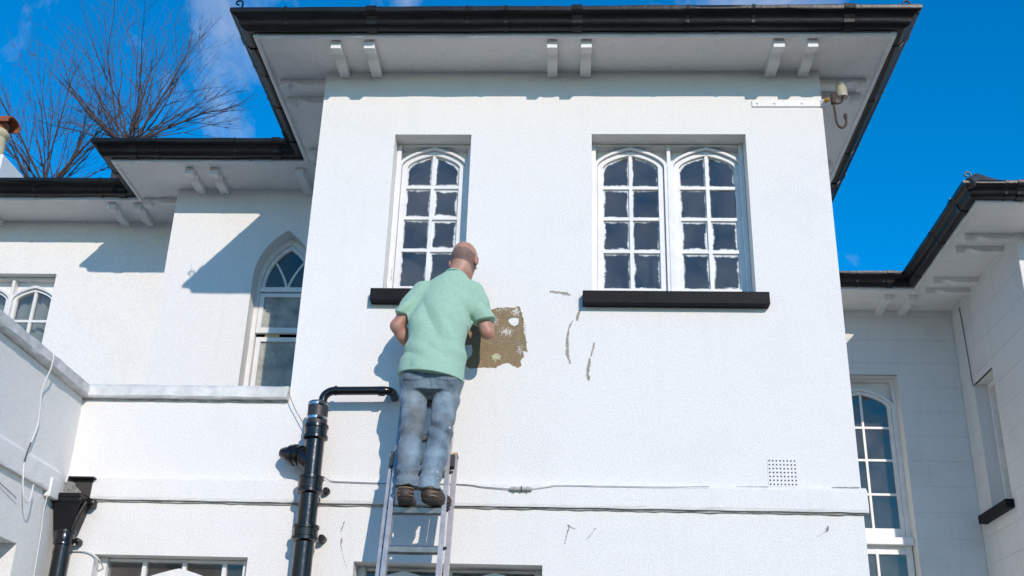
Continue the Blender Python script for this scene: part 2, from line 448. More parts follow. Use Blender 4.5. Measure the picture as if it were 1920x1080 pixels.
# coursed blocks of the recess and the right wing's side: each course a slab 4 mm proud
ch = 0.272
z = 1.0
while z < ZS-0.05:
    z1 = min(z+ch-0.004, ZS-0.012)
    segs = [(XR+0.002, XRS-0.008)]
    hz0, hz1 = H_W5[2], H_W5[3]
    if z < hz1 and z1 > hz0:
        if z1 > hz1:
            pieces = [((XR+0.002, XRS-0.008), max(z, hz1), z1), ((XR+0.002, H_W5[0]), z, hz1), ((H_W5[1], XRS-0.008), z, hz1)]
        else:
            pieces = [((XR+0.002, H_W5[0]), z, z1), ((H_W5[1], XRS-0.008), z, z1)]
    else:
        pieces = [(segs[0], z, z1)]
    for (xa, xb), za, zb in pieces:
        off = random.uniform(0.3, 0.7)
        cuts = [xa, xa+(xb-xa)*off, xb] if xb-xa > 0.5 and random.random() < 0.35 else [xa, xb]
        for c0, c1 in zip(cuts[:-1], cuts[1:]):
            MB().box(c0+0.001, c1-0.001, YR-0.003-random.uniform(0, 0.0010), YR+0.02, za, zb).build('course_block', 'old_render', recess_wall)
    # side wall
    y0, y1 = YRF+0.002, YR-0.010
    if z < H_W6[3] and z1 > H_W6[2]:
        za, zb = max(z, H_W6[2]), min(z1, H_W6[3])
        pieces = [((y0, H_W6[0]), za, zb), ((H_W6[1], y1), za, zb)]
        if z1 > H_W6[3]: pieces.append(((y0, y1), H_W6[3], z1))
        if z < H_W6[2]: pieces.append(((y0, y1), z, H_W6[2]))
    else:
        pieces = [((y0, y1), z, z1)]
    for (ya, yb), za, zb in pieces:
        cuts = [ya, ya+(yb-ya)*random.uniform(0.35, 0.65), yb] if yb-ya > 0.6 else [ya, yb]
        for c0, c1 in zip(cuts[:-1], cuts[1:]):
            MB().box(XRS-0.003-random.uniform(0, 0.0010), XRS+0.02, c0+0.001, c1-0.001, za, zb).build('course_block', 'old_render', side_wall)
    z += ch

# flat roofs behind the copings
MB().add([(XPW, 0.02, 3.78), (XL, 0.02, 3.78), (XL, YL, 3.78), (XLW, YL, 3.78), (XLW, YL2, 3.78), (-9, YL2, 3.78), (-9, -3.2, 3.78), (XPW, -3.2, 3.78)], [tuple(range(8))]).build('flat_roof', 'flat_roof', house)

def wobbly_bar(p0, p1, out, prof, m, name, seg=0.09, amp=0.003, seed=0, parent=house):
    """moulding with profile (outward, z) swept along p0-p1, hand-made unevenness"""
    p0, p1, out = Vector(p0), Vector(p1), Vector(out)
    n = max(2, int((p1-p0).length/seg))
    mb = MB(); k = len(prof)
    for i in range(n+1):
        p = p0.lerp(p1, i/n)
        for j, (o_, z_) in enumerate(prof):
            w = 0 if o_ <= 0 else noise.noise(Vector((i*0.9+seed*7.1, j*3.3, seed)))*amp
            w2 = noise.noise(Vector((i*0.7+seed*3.1, j*5.3, 9+seed)))*amp
            mb.v.append(tuple(p + out*(o_+w) + Vector((0, 0, z_+w2))))
    for i in range(n):
        for j in range(k):
            mb.f.append((i*k+j, i*k+(j+1) % k, (i+1)*k+(j+1) % k, (i+1)*k+j))
    mb.f += [tuple(range(k)), tuple(range(n*k, (n+1)*k))[::-1]]
    return mb.build(name, m, parent)

# string course and copings
SB = [(-0.02, 3.199), (0.030, 3.199), (0.034, 3.215), (0.030, 3.335), (0.004, 3.360), (-0.02, 3.360)]
wobbly_bar((XPW+0.002, 0, 0), (XR+0.028, 0, 0), (0, -1, 0), SB, 'render', 'string_course', amp=0.004, seed=1)
SB2 = [(-0.02, 3.185), (0.030, 3.185), (0.032, 3.20), (0.028, 3.32), (0.004, 3.35), (-0.02, 3.35)]
wobbly_bar((XPW, -3.2, 0), (XPW, -0.16, 0), (1, 0, 0), SB2, 'render', 'string_course', amp=0.004, seed=2)
DL = [(-0.01, 3.188), (0.012, 3.187), (0.014, 3.1985), (-0.01, 3.1985)]  # thin darker strip, run along the underside of string course and coping
wobbly_bar((XPW+0.004, 0, 0), (XR+0.002, 0, 0), (0, -1, 0), DL, 'joint_grey', 'ledge_strip', seg=0.05, amp=0.007, seed=6)
wobbly_bar((XPW+0.004, 0, ZC-3.1985), (XL-0.006, 0, ZC-3.1985), (0, -1, 0), DL, 'joint_grey', 'ledge_strip', seg=0.05, amp=0.008, seed=7)
CP = [(-0.22, ZC), (0.045, ZC), (0.055, ZC+0.012), (0.053, ZC+0.075), (0.03, ZC+0.093), (-0.22, ZC+0.105)]
wobbly_bar((XPW-0.05, 0, 0), (XL-0.004, 0, 0), (0, -1, 0), CP, 'coping', 'coping', amp=0.006, seed=3)
wobbly_bar((XPW, -3.26, 0.004), (XPW, -0.03, 0.004), (1, 0, 0), CP, 'coping', 'coping', amp=0.008, seed=4)

# ------------------------------------------------------------------ eaves: soffit, trim, gutters, brackets, roofs
EAVE = [(9.0, 2.02), (3.685, 2.02), (3.685, 3.957), (2.305, 3.957), (2.305, -0.458), (-2.305, -0.458), (-2.305, 1.32), (-4.04, 1.32), (-4.04, 2.025), (-9.0, 2.025)]
soffit = MB().add([(x, y, ZS) for x, y in EAVE] + [(-9, 9.2, ZS), (9, 9.2, ZS)], [tuple(range(len(EAVE)+2))]).build('soffit', 'soffit_paint', house)
def outward(i):
    a, b = Vector(EAVE[i]), Vector(EAVE[i+1])
    d = (b-a).normalized()
    return Vector((-d.y, d.x))           # path runs right to left: outward is towards the camera side
def miter(i, o_):
    """corner i of the eave offset outwards by o_"""
    p = Vector(EAVE[i])
    if i == 0: return p + outward(0)*o_
    if i == len(EAVE)-1: return p + outward(i-1)*o_
    return p + (outward(i-1) + outward(i))*o_
GUT = [(0.000, 6.540), (0.010, 6.532), (0.045, 6.530), (0.075, 6.540), (0.090, 6.558), (0.093, 6.578), (0.106, 6.600), (0.130, 6.614), (0.148, 6.622), (0.152, 6.632), (0.152, 6.657), (0.145, 6.663), (0.137, 6.653), (0.05, 6.645), (0.0, 6.66)]
TRIM = [(-0.030, 6.521), (-0.030, 6.508), (-0.024, 6.503), (-0.002, 6.505), (0.004, 6.512), (0.004, 6.545)]
# 'outward' must point away from the house: check the sign on the tower front
SGN = 1.0 if outward(4).y < 0 else -1.0
gutters = []
for i in range(len(EAVE)-1):
    for nm, prof, m in (('gutter', GUT, 'black_gloss'), ('soffit_edge_strip', TRIM, 'trim_white')):
        mb = MB(); k = len(prof)
        L = (Vector(EAVE[i+1])-Vector(EAVE[i])).length
        n = max(2, int(L/0.14))
        for s in range(n+1):
            for j, (o_, z_) in enumerate(prof):
                p = miter(i, SGN*o_).lerp(miter(i+1, SGN*o_), s/n)
                wob = 0 if s in (0, n) else noise.noise(Vector((s*0.6, j*0.35, i*4.0)))*0.006
                dr = 0.0
                mb.v.append((p.x, p.y, z_+wob+dr))
        for s in range(n):
            for j in range(k-1):
                mb.f.append((s*k+j, s*k+j+1, (s+1)*k+j+1, (s+1)*k+j))
        o = mb.build(nm, m, house, smooth=True)
        if nm == 'gutter': gutters.append(o)
# gutter unions and straps
def union(i, t, wid=0.05, grow=0.007):
    a, b = Vector(EAVE[i]), Vector(EAVE[i+1])
    d = (b-a).normalized(); c = a.lerp(b, t); ou = outward(i)*SGN
    mb = MB(); k = len(GUT)
    cx, cz = 0.07, 6.59
    for s in (-0.5, 0.5):
        for o_, z_ in GUT:
            vx, vz = o_-cx, z_-cz; L = math.hypot(vx, vz)
            q = c + d*(s*wid) + ou*(o_+vx/L*grow)
            mb.v.append((q.x, q.y, z_+vz/L*grow))
    for j in range(k-1):
        mb.f.append((j, j+1, k+j+1, k+j))
    mb.f += [tuple(range(k)), tuple(range(k, 2*k))[::-1]]
    mb.build('gutter_union', 'black_gloss', gutters[i])
for i, ts in {0: (0.93, 0.955), 1: (0.12, 0.45, 0.86), 2: (0.2, 0.25, 0.45), 3: (0.5, 0.62, 0.80, 0.955), 4: (0.075, 0.22, 0.32, 0.49, 0.60, 0.66, 0.81, 0.945), 5: (0.12, 0.30, 0.55, 0.86), 6: (0.14, 0.35, 0.75, 0.88), 7: (0.4,), 8: (0.03, 0.07, 0.2, 0.5)}.items():
    for q, t in enumerate(ts):
        union(i, t, *((0.075, 0.009) if q % 3 == 0 else (0.022, 0.005)))
# cable clipped under the front edge
for i in (4, 6):
    pts = []
    n = 26
    for s in range(n+1):
        p = miter(i, SGN*0.010).lerp(miter(i+1, SGN*0.010), 0.01+0.98*s/n)
        pts.append((p.x, p.y, 6.524 + 0.005*noise.noise(Vector((s*0.45, i, 0)))))
    MB().tube(pts, 0.0045, 6).build('clipped_cable', 'grey_cable', soffit)
    for s in range(2, n, 5):
        MB().box(pts[s][0]-0.006, pts[s][0]+0.006, pts[s][1]-0.008, pts[s][1]+0.006, pts[s][2]-0.008, 6.535).build('cable_clip', 'grey_cable', soffit)
# patched soffit panel near the left corner
MB().box(-2.262, -1.89, -0.452, -0.205, ZS-0.005, ZS-0.0005).build('soffit_panel', 'soffit_paint', soffit)

BP = [(0.0, 0.0), (0.0, -0.054), (0.15, -0.057), (0.19, -0.056), (0.225, -0.049), (0.25, -0.037), (0.275, -0.028), (0.30, -0.027), (0.318, -0.035), (0.325, -0.050), (0.327, -0.062), (0.335, -0.070), (0.40, -0.070), (0.40, 0.0)]
def bracket(u, base, axis):
    w = 0.038 + random.uniform(-0.002, 0.002)
    L = {'R': 1.3, 'r': 1.3}.get(axis, 1.0)
    if axis == 'f':      # sticks out towards -Y from the wall at y = base
        f0 = lambda s, z_: (u-w, base-s, ZS+z_); f1 = lambda s, z_: (u+w, base-s, ZS+z_)
    elif axis == 'F':    # longer front ones of the recess
        f0 = lambda s, z_: (u-w, base-s*1.1, ZS+z_); f1 = lambda s, z_: (u+w, base-s*1.1, ZS+z_)
    elif axis == 'l':    # towards -X
        f0 = lambda s, z_: (base-s*0.95, u-w, ZS+z_); f1 = lambda s, z_: (base-s*0.95, u+w, ZS+z_)
    elif axis == 'L':    # longer, right wing
        f0 = lambda s, z_: (base-s*1.16, u-w, ZS+z_); f1 = lambda s, z_: (base-s*1.16, u+w, ZS+z_)
    else:                # towards +X
        f0 = lambda s, z_: (base+s*0.93, u-w, ZS+z_); f1 = lambda s, z_: (base+s*0.93, u+w, ZS+z_)
    MB().prism(BP, f0, f1).build('bracket', 'soffit_paint', house, bevel=0.003)
for u in (-1.709, -1.463, -0.131, 0.116, 1.492, 1.731): bracket(u, 0.0, 'f')
for u in (-3.375, -3.155, -2.385): bracket(u, YL, 'f')
for u in (-4.33, -4.085, -5.60, -5.85): bracket(u, YL2, 'f')
for u in (2.2, 2.45, 3.445, 3.70): bracket(u, YR, 'F')
for u in (0.125, 0.365, 1.15, 1.40): bracket(u, XL, 'l')
for u in (2.04,): bracket(u, XLW, 'l')
for u in (0.13, 0.315, 1.35, 1.55): bracket(u, XR, 'r2')
for u in (2.69, 2.965, 3.69, 3.955): bracket(u, XRS, 'L')
for u in (4.4, 4.65, 6.2): bracket(u, YRF, 'F')

def hip_roof(x0, x1, y0, y1, slope=22, z0=6.655, nm='roof'):
    t = math.tan(R(slope)); w, d = x1-x0, y1-y0
    h = min(w, d)/2
    if w < d: rg = [((x0+x1)/2, y0+h), ((x0+x1)/2, y1-h)]
    else: rg = [(x0+h, (y0+y1)/2), (x1-h, (y0+y1)/2)]
    vs = [(x0, y0, z0), (x1, y0, z0), (x1, y1, z0), (x0, y1, z0), (*rg[0], z0+h*t), (*rg[1], z0+h*t)]
    fs = [(0, 1, 4), (1, 2, 5, 4), (2, 3, 5), (3, 0, 4, 5)] if w < d else [(0, 1, 5, 4), (1, 2, 5), (2, 3, 4, 5), (3, 0, 4)]
    return MB().add(vs, fs).build(nm, 'slate', house)
tower_roof = hip_roof(-2.36, 2.36, -0.55, 6.0)
hip_roof(-4.09, -1.5, 1.22, 7.0, 20)
hip_roof(-9.0, -3.4, 1.92, 8.0, 18)
right_roof = hip_roof(3.61, 9.0, 1.92, 8.0, 22)
hip_roof(1.8, 9.0, 3.85, 8.1, 20)

def scroll(p, s=1.0, flip=1, parent=tower_roof):
    """curled hip iron standing on the gutter corner"""
    p = Vector(p); pts = []
    for i in range(5):
        pts.append(p + Vector((0.02*flip*s*i/4*0.6, 0, 0.06*s*i/4)))
    c = p + Vector((-0.018*flip*s, 0, 0.075*s))
    for i in range(14):
        a = -0.4 + i*0.42
        r_ = 0.032*s*(1-i/20)
        pts.append(c + Vector((flip*r_*math.cos(a), 0, r_*math.sin(a))))
    MB().tube(pts, 0.007*s, 7).build('hip_iron', 'black_gloss', parent, smooth=True)
scroll((-2.40, -0.55, 6.665), 1.0, 1)
scroll((2.385, -0.55, 6.63), 1.0, 1)
scroll((2.44, -0.55, 6.61), 0.9, 1)
scroll((3.62, 1.92, 6.655), 1.15, 1, right_roof)
# rounded hip cap above the right wing's corner
mb = MB()
mb.tube([(3.59, 1.88, 6.63), (3.70, 1.98, 6.715), (3.9, 2.2, 6.80), (4.6, 2.9, 7.09)], [0.05, 0.07, 0.07, 0.07], 10)
mb.build('hip_tile', 'slate', right_roof, smooth=True)

# chimney on the far left wing
chim = MB().box(-6.95, -6.30, 3.42, 3.98, 6.5, 7.84).build('chimney', 'render', house, bevel=0.008)
MB().lathe((-6.60, 3.68, 7.84), (0, 0, 1), [(0, 0.135), (0.36, 0.118), (0.38, 0.135), (0.395, 0.146), (0.43, 0.146), (0.445, 0.130), (0.46, 0.124)], 24).build('chimney_pot', 'buff_clay', chim, smooth=True)
mb = MB()
# hooded cowl: half barrel over a drum
mb.lathe((-6.60, 3.68, 8.295), (0, 0, 1), [(0, 0.115), (0.09, 0.12), (0.10, 0.115)], 20)
arc = [(math.cos(a), math.sin(a)) for a in [math.pi*i/12 for i in range(13)]]
ring = [(0.14*c, 0.07*s) for c, s in arc] + [(0.122*c, 0.055*s) for c, s in arc[::-1]]
mb.prism(ring, lambda a, b: (-6.80, 3.68+a, 8.395+b), lambda a, b: (-6.41, 3.68+a, 8.395+b))
mb.box(-6.79, -6.42, 3.541, 3.557, 8.355, 8.40); mb.box(-6.79, -6.42, 3.803, 3.819, 8.355, 8.40)
mb.build('chimney_cowl', 'terracotta', chim, smooth=True)

# ------------------------------------------------------------------ windows
def arch_pts(c, h, sp, rise, n=12):
    """low pointed arch from left spring to right spring"""
    out = []
    for i in range(2*n+1):
        t = -1+i/n
        a = t*math.pi/2
        x = math.sin(a)
        z = 0.62*math.cos(a) + 0.38*(1-abs(x)) if abs(x) < 1 else 0
        out.append((c+h*x, sp+rise*max(z, 0)))
    return out
def arch_z(c, h, sp, rise, x):
    t = max(-1, min(1, (x-c)/h))
    return sp + rise*(0.62*max(0, math.cos(math.asin(t))) + 0.38*(1-abs(t)))
def ring_xz(outer, inner, Y0, Y1, mb=None):
    """solid between two open outlines with equal counts"""
    mb = mb or MB(); n = len(outer)
    vs = [(x, Y0, z) for x, z in outer] + [(x, Y0, z) for x, z in inner] + [(x, Y1, z) for x, z in outer] + [(x, Y1, z) for x, z in inner]
    fs = []
    for i in range(n-1):
        fs += [(i, i+1, n+i+1, n+i), (2*n+i, 3*n+i, 3*n+i+1, 2*n+i+1), (i, 2*n+i, 2*n+i+1, i+1), (n+i, n+i+1, 3*n+i+1, 3*n+i)]
    for i in (0, n-1):
        fs.append((i, n+i, 3*n+i, 2*n+i))
    return mb.add(vs, fs)
def pane(poly, Y, m, parent, inset=0.042):
    """one sheet of glass with an 'edge' attribute: 0 at the bars, 1 further in"""
    c = Vector((sum(p[0] for p in poly)/len(poly), sum(p[1] for p in poly)/len(poly)))
    n = len(poly); vs, at_ = [], []
    for x, z in poly:
        vs.append((x, Y, z)); at_.append(0.0)
    for x, z in poly:
        d = c - Vector((x, z))
        k = min(0.8, inset*1.3/max(d.length, 1e-3))
        vs.append((x+d.x*k, Y, z+d.y*k)); at_.append(1.0)
    fs = [(i, (i+1) % n, n+(i+1) % n, n+i) for i in range(n)] + [tuple(range(n, 2*n))]
    mb = MB(); mb.v, mb.f = vs, fs
    return mb.build('pane', m, parent, attr=at_)

def light(win, c, h, z0, sp, rise, Y, rows, cols=2, stile=0.045, rail=0.11, bar=0.024, gm='painted_glass', T='trim_white', arched=True):
    """an arch-headed casement: stile ring, glazing bars, panes"""
    op = [(c-h, z0)] + arch_pts(c, h, sp, rise) + [(c+h, z0)]
    hi = h-stile
    ip = [(c-hi, z0+rail)] + arch_pts(c, hi, sp, rise-stile*0.85) + [(c+hi, z0+rail)]
    mb = ring_xz(op, ip, Y-0.022, Y+0.022)
    mb.add([(c-h, Y-0.022, z0), (c+h, Y-0.022, z0), (c+hi, Y-0.022, z0+rail), (c-hi, Y-0.022, z0+rail)], [(0, 1, 2, 3)])
    mb.add([(c-hi, Y-0.022, z0+rail), (c+hi, Y-0.022, z0+rail), (c+hi, Y+0.022, z0+rail), (c-hi, Y+0.022, z0+rail)], [(0, 1, 2, 3)])
    mb.build('casement', T, win)
    xs = [c-hi + 2*hi*i/cols for i in range(cols+1)]
    topf = lambda x: arch_z(c, hi, sp, rise-stile*0.85, x)
    zs = [z0+rail] + list(rows)
    for x in xs[1:-1]:
        MB().box(x-bar/2, x+bar/2, Y-0.016, Y+0.012, z0+rail, topf(x)-0.001).build('glazing_bar', T, win)
    for z_ in rows:
        MB().box(c-hi, c+hi, Y-0.0145, Y+0.011, z_-bar/2, z_+bar/2).build('glazing_bar', T, win)
    for i in range(cols):
        a, b = xs[i] + (bar/2 if i else 0), xs[i+1] - (bar/2 if i < cols-1 else 0)
        for j in range(len(zs)):
            lo = zs[j] + (bar/2 if j else 0)
            if j < len(zs)-1:
                hi_ = zs[j+1]-bar/2
                nn = 5
                poly = [(a+(b-a)*q/nn, lo) for q in range(nn)] + [(b, lo+(hi_-lo)*q/nn) for q in range(nn)] + [(b+(a-b)*q/nn, hi_) for q in range(nn)] + [(a, hi_+(lo-hi_)*q/nn) for q in range(nn)]
            else:
                nn = 8
                top = [(b+(a-b)*q/nn, max(topf(b+(a-b)*q/nn)-0.001, lo+0.004)) for q in range(nn+1)]
                poly = [(a+(b-a)*q/5, lo) for q in range(5)] + [(b, lo)] + top
            pane(poly, Y+0.002, gm, win)

def arch_window(name_parent, H, Yw, lights, z0, sp, rise, rows, Yf, gm, cols=2, curtain=False, room=0.9, rail=0.11, stile=0.040, bar=0.024, label=None):
    """square-headed opening: frame with recessed spandrels, arched hoods, casements, dark room"""
    x0, x1, b0, b1 = H
    mb = MB()
    fw = 0.034
    mb.box(x0+0.001, x0+fw, Yf-0.05, Yf+0.07, b0, b1-0.001)
    mb.box(x1-fw, x1-0.001, Yf-0.05, Yf+0.07, b0, b1-0.001)
    mb.box(x0+fw, x1-fw, Yf-0.045, Yf+0.07, b1-0.022, b1-0.002)
    mb.box(x0+fw, x1-fw, Yf-0.04, Yf+0.07, b0, z0-0.001)
    win = mb.build('window', 'trim_white', name_parent if name_parent else house, bevel=0.004)
    if label: win['label'] = label
    # spandrel board behind the hoods: plate with arch-shaped cut-outs
    top = b1-0.022
    xs = [x0+fw] + [v for (c, h) in lights for v in (c-h, c+h)] + [x1-fw]
    sb = MB()
    for (c, h) in lights:
        ap = arch_pts(c, h, sp, rise)
        ring_xz([(x, top) for x, z in ap], ap, Yf+0.030, Yf+0.055, sb)
    for a, b in zip(xs[::2], xs[1::2]):
        if b-a > 0.002:
            sb.box(a, b, Yf+0.032, Yf+0.053, z0, top-0.0005)
    sb.build('spandrel', 'trim_white', win)
    for (c, h) in lights:
        o2 = arch_pts(c, h+0.026, sp, min(rise+0.026, top-sp-0.001)); i2 = arch_pts(c, h, sp, rise)
        hb = ring_xz([(c-h-0.026, z0)] + o2 + [(c+h+0.026, z0)], [(c-h, z0)] + i2 + [(c+h, z0)], Yf-0.042, Yf+0.028)
        hb.build('hood_mould', 'trim_white', win, smooth=True)
        light(win, c, h-0.003, z0, sp, rise-0.003, Yf+0.006, rows, cols, stile, rail, bar, gm)
    for (ca, ha), (cb, hb_) in zip(lights[:-1], lights[1:]):
        MB().box((ca+ha+cb-hb_)/2-0.014, (ca+ha+cb-hb_)/2+0.014, Yf-0.048, Yf+0.05, z0, top-0.001).build('mullion', 'trim_white', win, bevel=0.004)
    # dark room
    rb = MB(); a, b, c_, d = x0-0.5, x1+0.5, b0-0.6, b1+0.25
    y0, y1 = Yf+0.09, Yf+room
    rb.add([(a, y0, c_), (b, y0, c_), (b, y0, d), (a, y0, d), (a, y1, c_), (b, y1, c_), (b, y1, d), (a, y1, d)],
           [(4, 5, 6, 7), (0, 1, 5, 4), (3, 2, 6, 7), (0, 3, 7, 4), (1, 2, 6, 5)])
    rb.build('room_interior', 'dark_room', win)
    if curtain:
        cb_ = MB(); n = 40
        for i in range(n+1):
            x = x0+0.03+(x1-x0-0.06)*i/n
            yy = Yf+0.10+0.018*math.sin(i*1.3)+0.008*math.sin(i*3.1)
            cb_.v += [(x, yy, b0-0.1), (x, yy+0.01, b1-0.02)]
        cb_.f = [(2*i, 2*i+2, 2*i+3, 2*i+1) for i in range(n)]
        cb_.build('curtain', 'curtain', win, smooth=True)
    return win

rowsT = (5.085, 5.355, 5.612)
rowsT = (5.100, 5.362, 5.620)
w_left = arch_window(house, H_L, 0, [(-1.012, 0.238)], 4.70, 5.785, 0.142, rowsT, 0.185, 'painted_glass', label='single arched window above the painter, glass edges smeared with paint')
w_right = arch_window(house, H_R, 0, [(0.4525, 0.246), (1.0135, 0.246)], 4.695, 5.785, 0.145, rowsT, 0.185, 'painted_glass', label='paired arched window with paint-smeared panes')
def sill(x0, x1, z1, win, Y=0.0, h=0.095, pr=0.075, back=0.16):
    s = MB().box(x0, x1, Y-pr, Y+back, z1-h, z1).build('sill', 'black_sill', win, bevel=0.006)
    return s
sill(-1.362, -0.652, 4.688, w_left)
sill(0.098, 1.36, 4.683, w_right)
# thicker painted sub-sill under the frames
w_far = arch_window(house, H_W4, YL2, [(-5.60, 0.205), (-5.152, 0.205)], 4.68, 5.72, 0.125, (4.95, 5.23, 5.51), YL2+0.13, 'glass', curtain=True, stile=0.03, label='arched window with grey-green curtains behind the low wing')
w_tall = arch_window(house, (2.84, 3.575, 4.02, 5.76), YR, [(3.205, 0.32)], 4.02, 5.45, 0.185, (4.49, 4.86, 5.22), YR+0.20, 'sky_glass', label='tall arched window in the shaded recess')
MB().box(2.842, 3.573, YR+0.08, YR+0.27, 3.945, 4.02).build('transom', 'trim_white', w_tall, bevel=0.004)
for a, b in ((2.85, 2.91), (3.505, 3.565), (3.193, 3.217)):
    MB().box(a, b, YR+0.16, YR+0.22, 1.9, 3.945).build('casement', 'trim_white', w_tall)
MB().box(2.91, 3.505, YR+0.165, YR+0.215, 3.86, 3.945).build('casement', 'trim_white', w_tall)
for a, b in ((2.91, 3.193), (3.217, 3.505)):
    pane([(a, 2.0), (b, 2.0), (b, 3.86), (a, 3.86)], YR+0.19, 'sky_glass', w_tall)
MB().add([(2.6, YR+0.5, 1.6), (3.8, YR+0.5, 1.6), (3.8, YR+0.5, 4.3), (2.6, YR+0.5, 4.3)], [(0, 1, 2, 3)]).build('room_interior', 'dark_room', w_tall)

# ground-floor windows: arch-topped lights just under the lintel
def low_window(H, Yf, mulls, arches, label):
    """fixed dark fanlight with upright bars, arch-headed boards rising in front of it"""
    x0, x1, b0, b1 = H
    mb = MB().box(x0+0.001, x0+0.05, Yf-0.03, Yf+0.06, b0, b1-0.001).box(x1-0.05, x1-0.001, Yf-0.03, Yf+0.06, b0, b1-0.001)
    mb.box(x0+0.05, x1-0.05, Yf-0.005, Yf+0.06, b1-0.022, b1-0.002).box(x0+0.05, x1-0.05, Yf-0.03, Yf+0.06, b0, b0+0.07)
    win = mb.build('window', 'trim_white', house, bevel=0.003)
    win['label'] = label
    xs = [x0+0.05] + mulls + [x1-0.05]
    for x in mulls:
        MB().box(x-0.013, x+0.013, Yf-0.012, Yf+0.03, b0+0.07, b1-0.022).build('mullion', 'trim_white', win)
    for a, b in zip(xs[:-1], xs[1:]):
        pane([(a, b0+0.07), (b, b0+0.07), (b, b1-0.022), (a, b1-0.022)], Yf+0.012, 'glass', win)
    for c, h, apex, rise in arches:
        op = [(c-h, b0+0.07)] + arch_pts(c, h, apex-rise, rise) + [(c+h, b0+0.07)]
        ip = [(c-h+0.11, b0+0.07)] + arch_pts(c, h-0.11, apex-rise, rise-0.10) + [(c+h-0.11, b0+0.07)]
        ring_xz(op, ip, Yf-0.055, Yf-0.014).build('arched_head', 'trim_white', win)
    MB().add([(x0-.2, Yf+0.5, b0-.2), (x1+.2, Yf+0.5, b0-.2), (x1+.2, Yf+0.5, b1+.2), (x0-.2, Yf+0.5, b1+.2)], [(0, 1, 2, 3)]).build('room_interior', 'dark_room', win)
    return win
low_window(H_W7, 0.12, [-2.70, -2.44, -2.18], [(-2.455, 0.43, 2.785, 0.24)], 'wide ground floor window at lower left with an arched head')
low_window(H_W8, 0.20, [-0.74], [(-1.03, 0.29, 2.812, 0.15), (-0.45, 0.29, 2.812, 0.15)], 'ground floor window behind the ladder')

# pointed sash window of the left wing
Yg = YL+0.17
def gscale(h, ap, sp=GSP): return [(GC-h, GB)] + gothic(GC, h, sp, ap) + [(GC+h, GB)]
w_goth = ring_xz(gscale(GH-0.001, GAP-0.001), gscale(GH-0.040, GAP-0.065), Yg-0.02, Yg+0.05).build('window', 'trim_white', house)
w_goth['label'] = 'pointed sash window with obscure glass'
sh_ = GH-0.040
MB().box(GC-sh_, GC+sh_, Yg-0.035, Yg+0.05, 5.555, 5.600).build('transom', 'trim_white', w_goth, bevel=0.004)
ring_xz([(GC-sh_+0.002, 5.60)] + gothic(GC, sh_-0.002, GSP, GAP-0.068) + [(GC+sh_-0.002, 5.60)],
        [(GC-sh_+0.03, 5.60)] + gothic(GC, sh_-0.03, GSP, GAP-0.115) + [(GC+sh_-0.03, 5.60)], Yg, Yg+0.035).build('casement', 'trim_white', w_goth)
# forked tracery
for s in (-1, 1):
    pts = []
    for i in range(9):
        t = i/8
        pts.append((GC + s*(0.006+0.125*t**1.25), Yg+0.018, 5.60 + 0.265*t**0.85))
    MB().tube(pts, 0.011, 6).build('tracery_bar', 'trim_white', w_goth)
gp = gothic(GC, sh_-0.028, GSP, GAP-0.112, 8)
pane([(GC-sh_+0.03, 5.60), (GC+sh_-0.03, 5.60)] + gp[::-1], Yg+0.022, 'glass', w_goth)
def sash(z0, z1, Y, stile, top, bot, gm):
    a, b = GC-sh_+0.004, GC+sh_-0.004
    mb = MB().box(a, a+stile, Y-0.02, Y+0.02, z0, z1).box(b-stile, b, Y-0.02, Y+0.02, z0, z1)
    mb.box(a+stile, b-stile, Y-0.0195, Y+0.0195, z1-top, z1).box(a+stile, b-stile, Y-0.0195, Y+0.0195, z0, z0+bot)
    mb.build('sash', 'trim_white', w_goth)
    pane([(a+stile, z0+bot), (b-stile, z0+bot), (b-stile, z1-top), (a+stile, z1-top)], Y+0.003, gm, w_goth)
sash(5.165, 5.545, Yg+0.0, 0.042, 0.035, 0.050, 'obscure_glass')
sash(4.30, 5.14, Yg+0.045, 0.042, 0.040, 0.05, 'obscure_glass')
MB().box(GC-0.15, GC-0.02, Yg+0.02, Yg+0.024, 5.142, 5.164).build('sash_gap_strip', 'buff_clay', w_goth)
MB().box(GC-0.185, GC+0.185, Yg+0.024, Yg+0.04, 4.67, 4.682).build('glazing_bar', 'trim_white', w_goth)
MB().add([(GC-0.4, Yg+0.35, 3), (GC+0.4, Yg+0.35, 3), (GC+0.4, Yg+0.35, 6.3), (GC-0.4, Yg+0.35, 6.3)], [(0, 1, 2, 3)]).build('room_interior', 'dark_room', w_goth)

# narrow window in the right wing's side wall
y0, y1, zb, zt = H_W6
mb = MB().box(XRS+0.13, XRS+0.19, y0+0.001, y0+0.05, zb, zt-0.001).box(XRS+0.13, XRS+0.19, y1-0.05, y1-0.001, zb, zt-0.001)
mb.box(XRS+0.131, XRS+0.189, y0+0.05, y1-0.05, zt-0.05, zt-0.002).box(XRS+0.131, XRS+0.189, y0+0.05, y1-0.05, zb, zb+0.07)
w_nar = mb.build('window', 'trim_white', house, bevel=0.003)
w_nar['label'] = 'narrow window in the side wall of the right wing'
mb = MB(); mb.add([(XRS+0.16, y0+0.05, zb+0.07), (XRS+0.16, y1-0.05, zb+0.07), (XRS+0.16, y1-0.05, zt-0.05), (XRS+0.16, y0+0.05, zt-0.05)], [(0, 1, 2, 3)])
mb.build('pane', 'glass', w_nar)
MB().box(XRS+0.15, XRS+0.17, (y0+y1)/2-0.012, (y0+y1)/2+0.012, zb+0.07, zt-0.05).build('glazing_bar', 'trim_white', w_nar)
MB().add([(XRS+0.6, y0-.2, zb-.2), (XRS+0.6, y1+.2, zb-.2), (XRS+0.6, y1+.2, zt+.2), (XRS+0.6, y0-.2, zt+.2)], [(0, 1, 2, 3)]).build('room_interior', 'dark_room', w_nar)
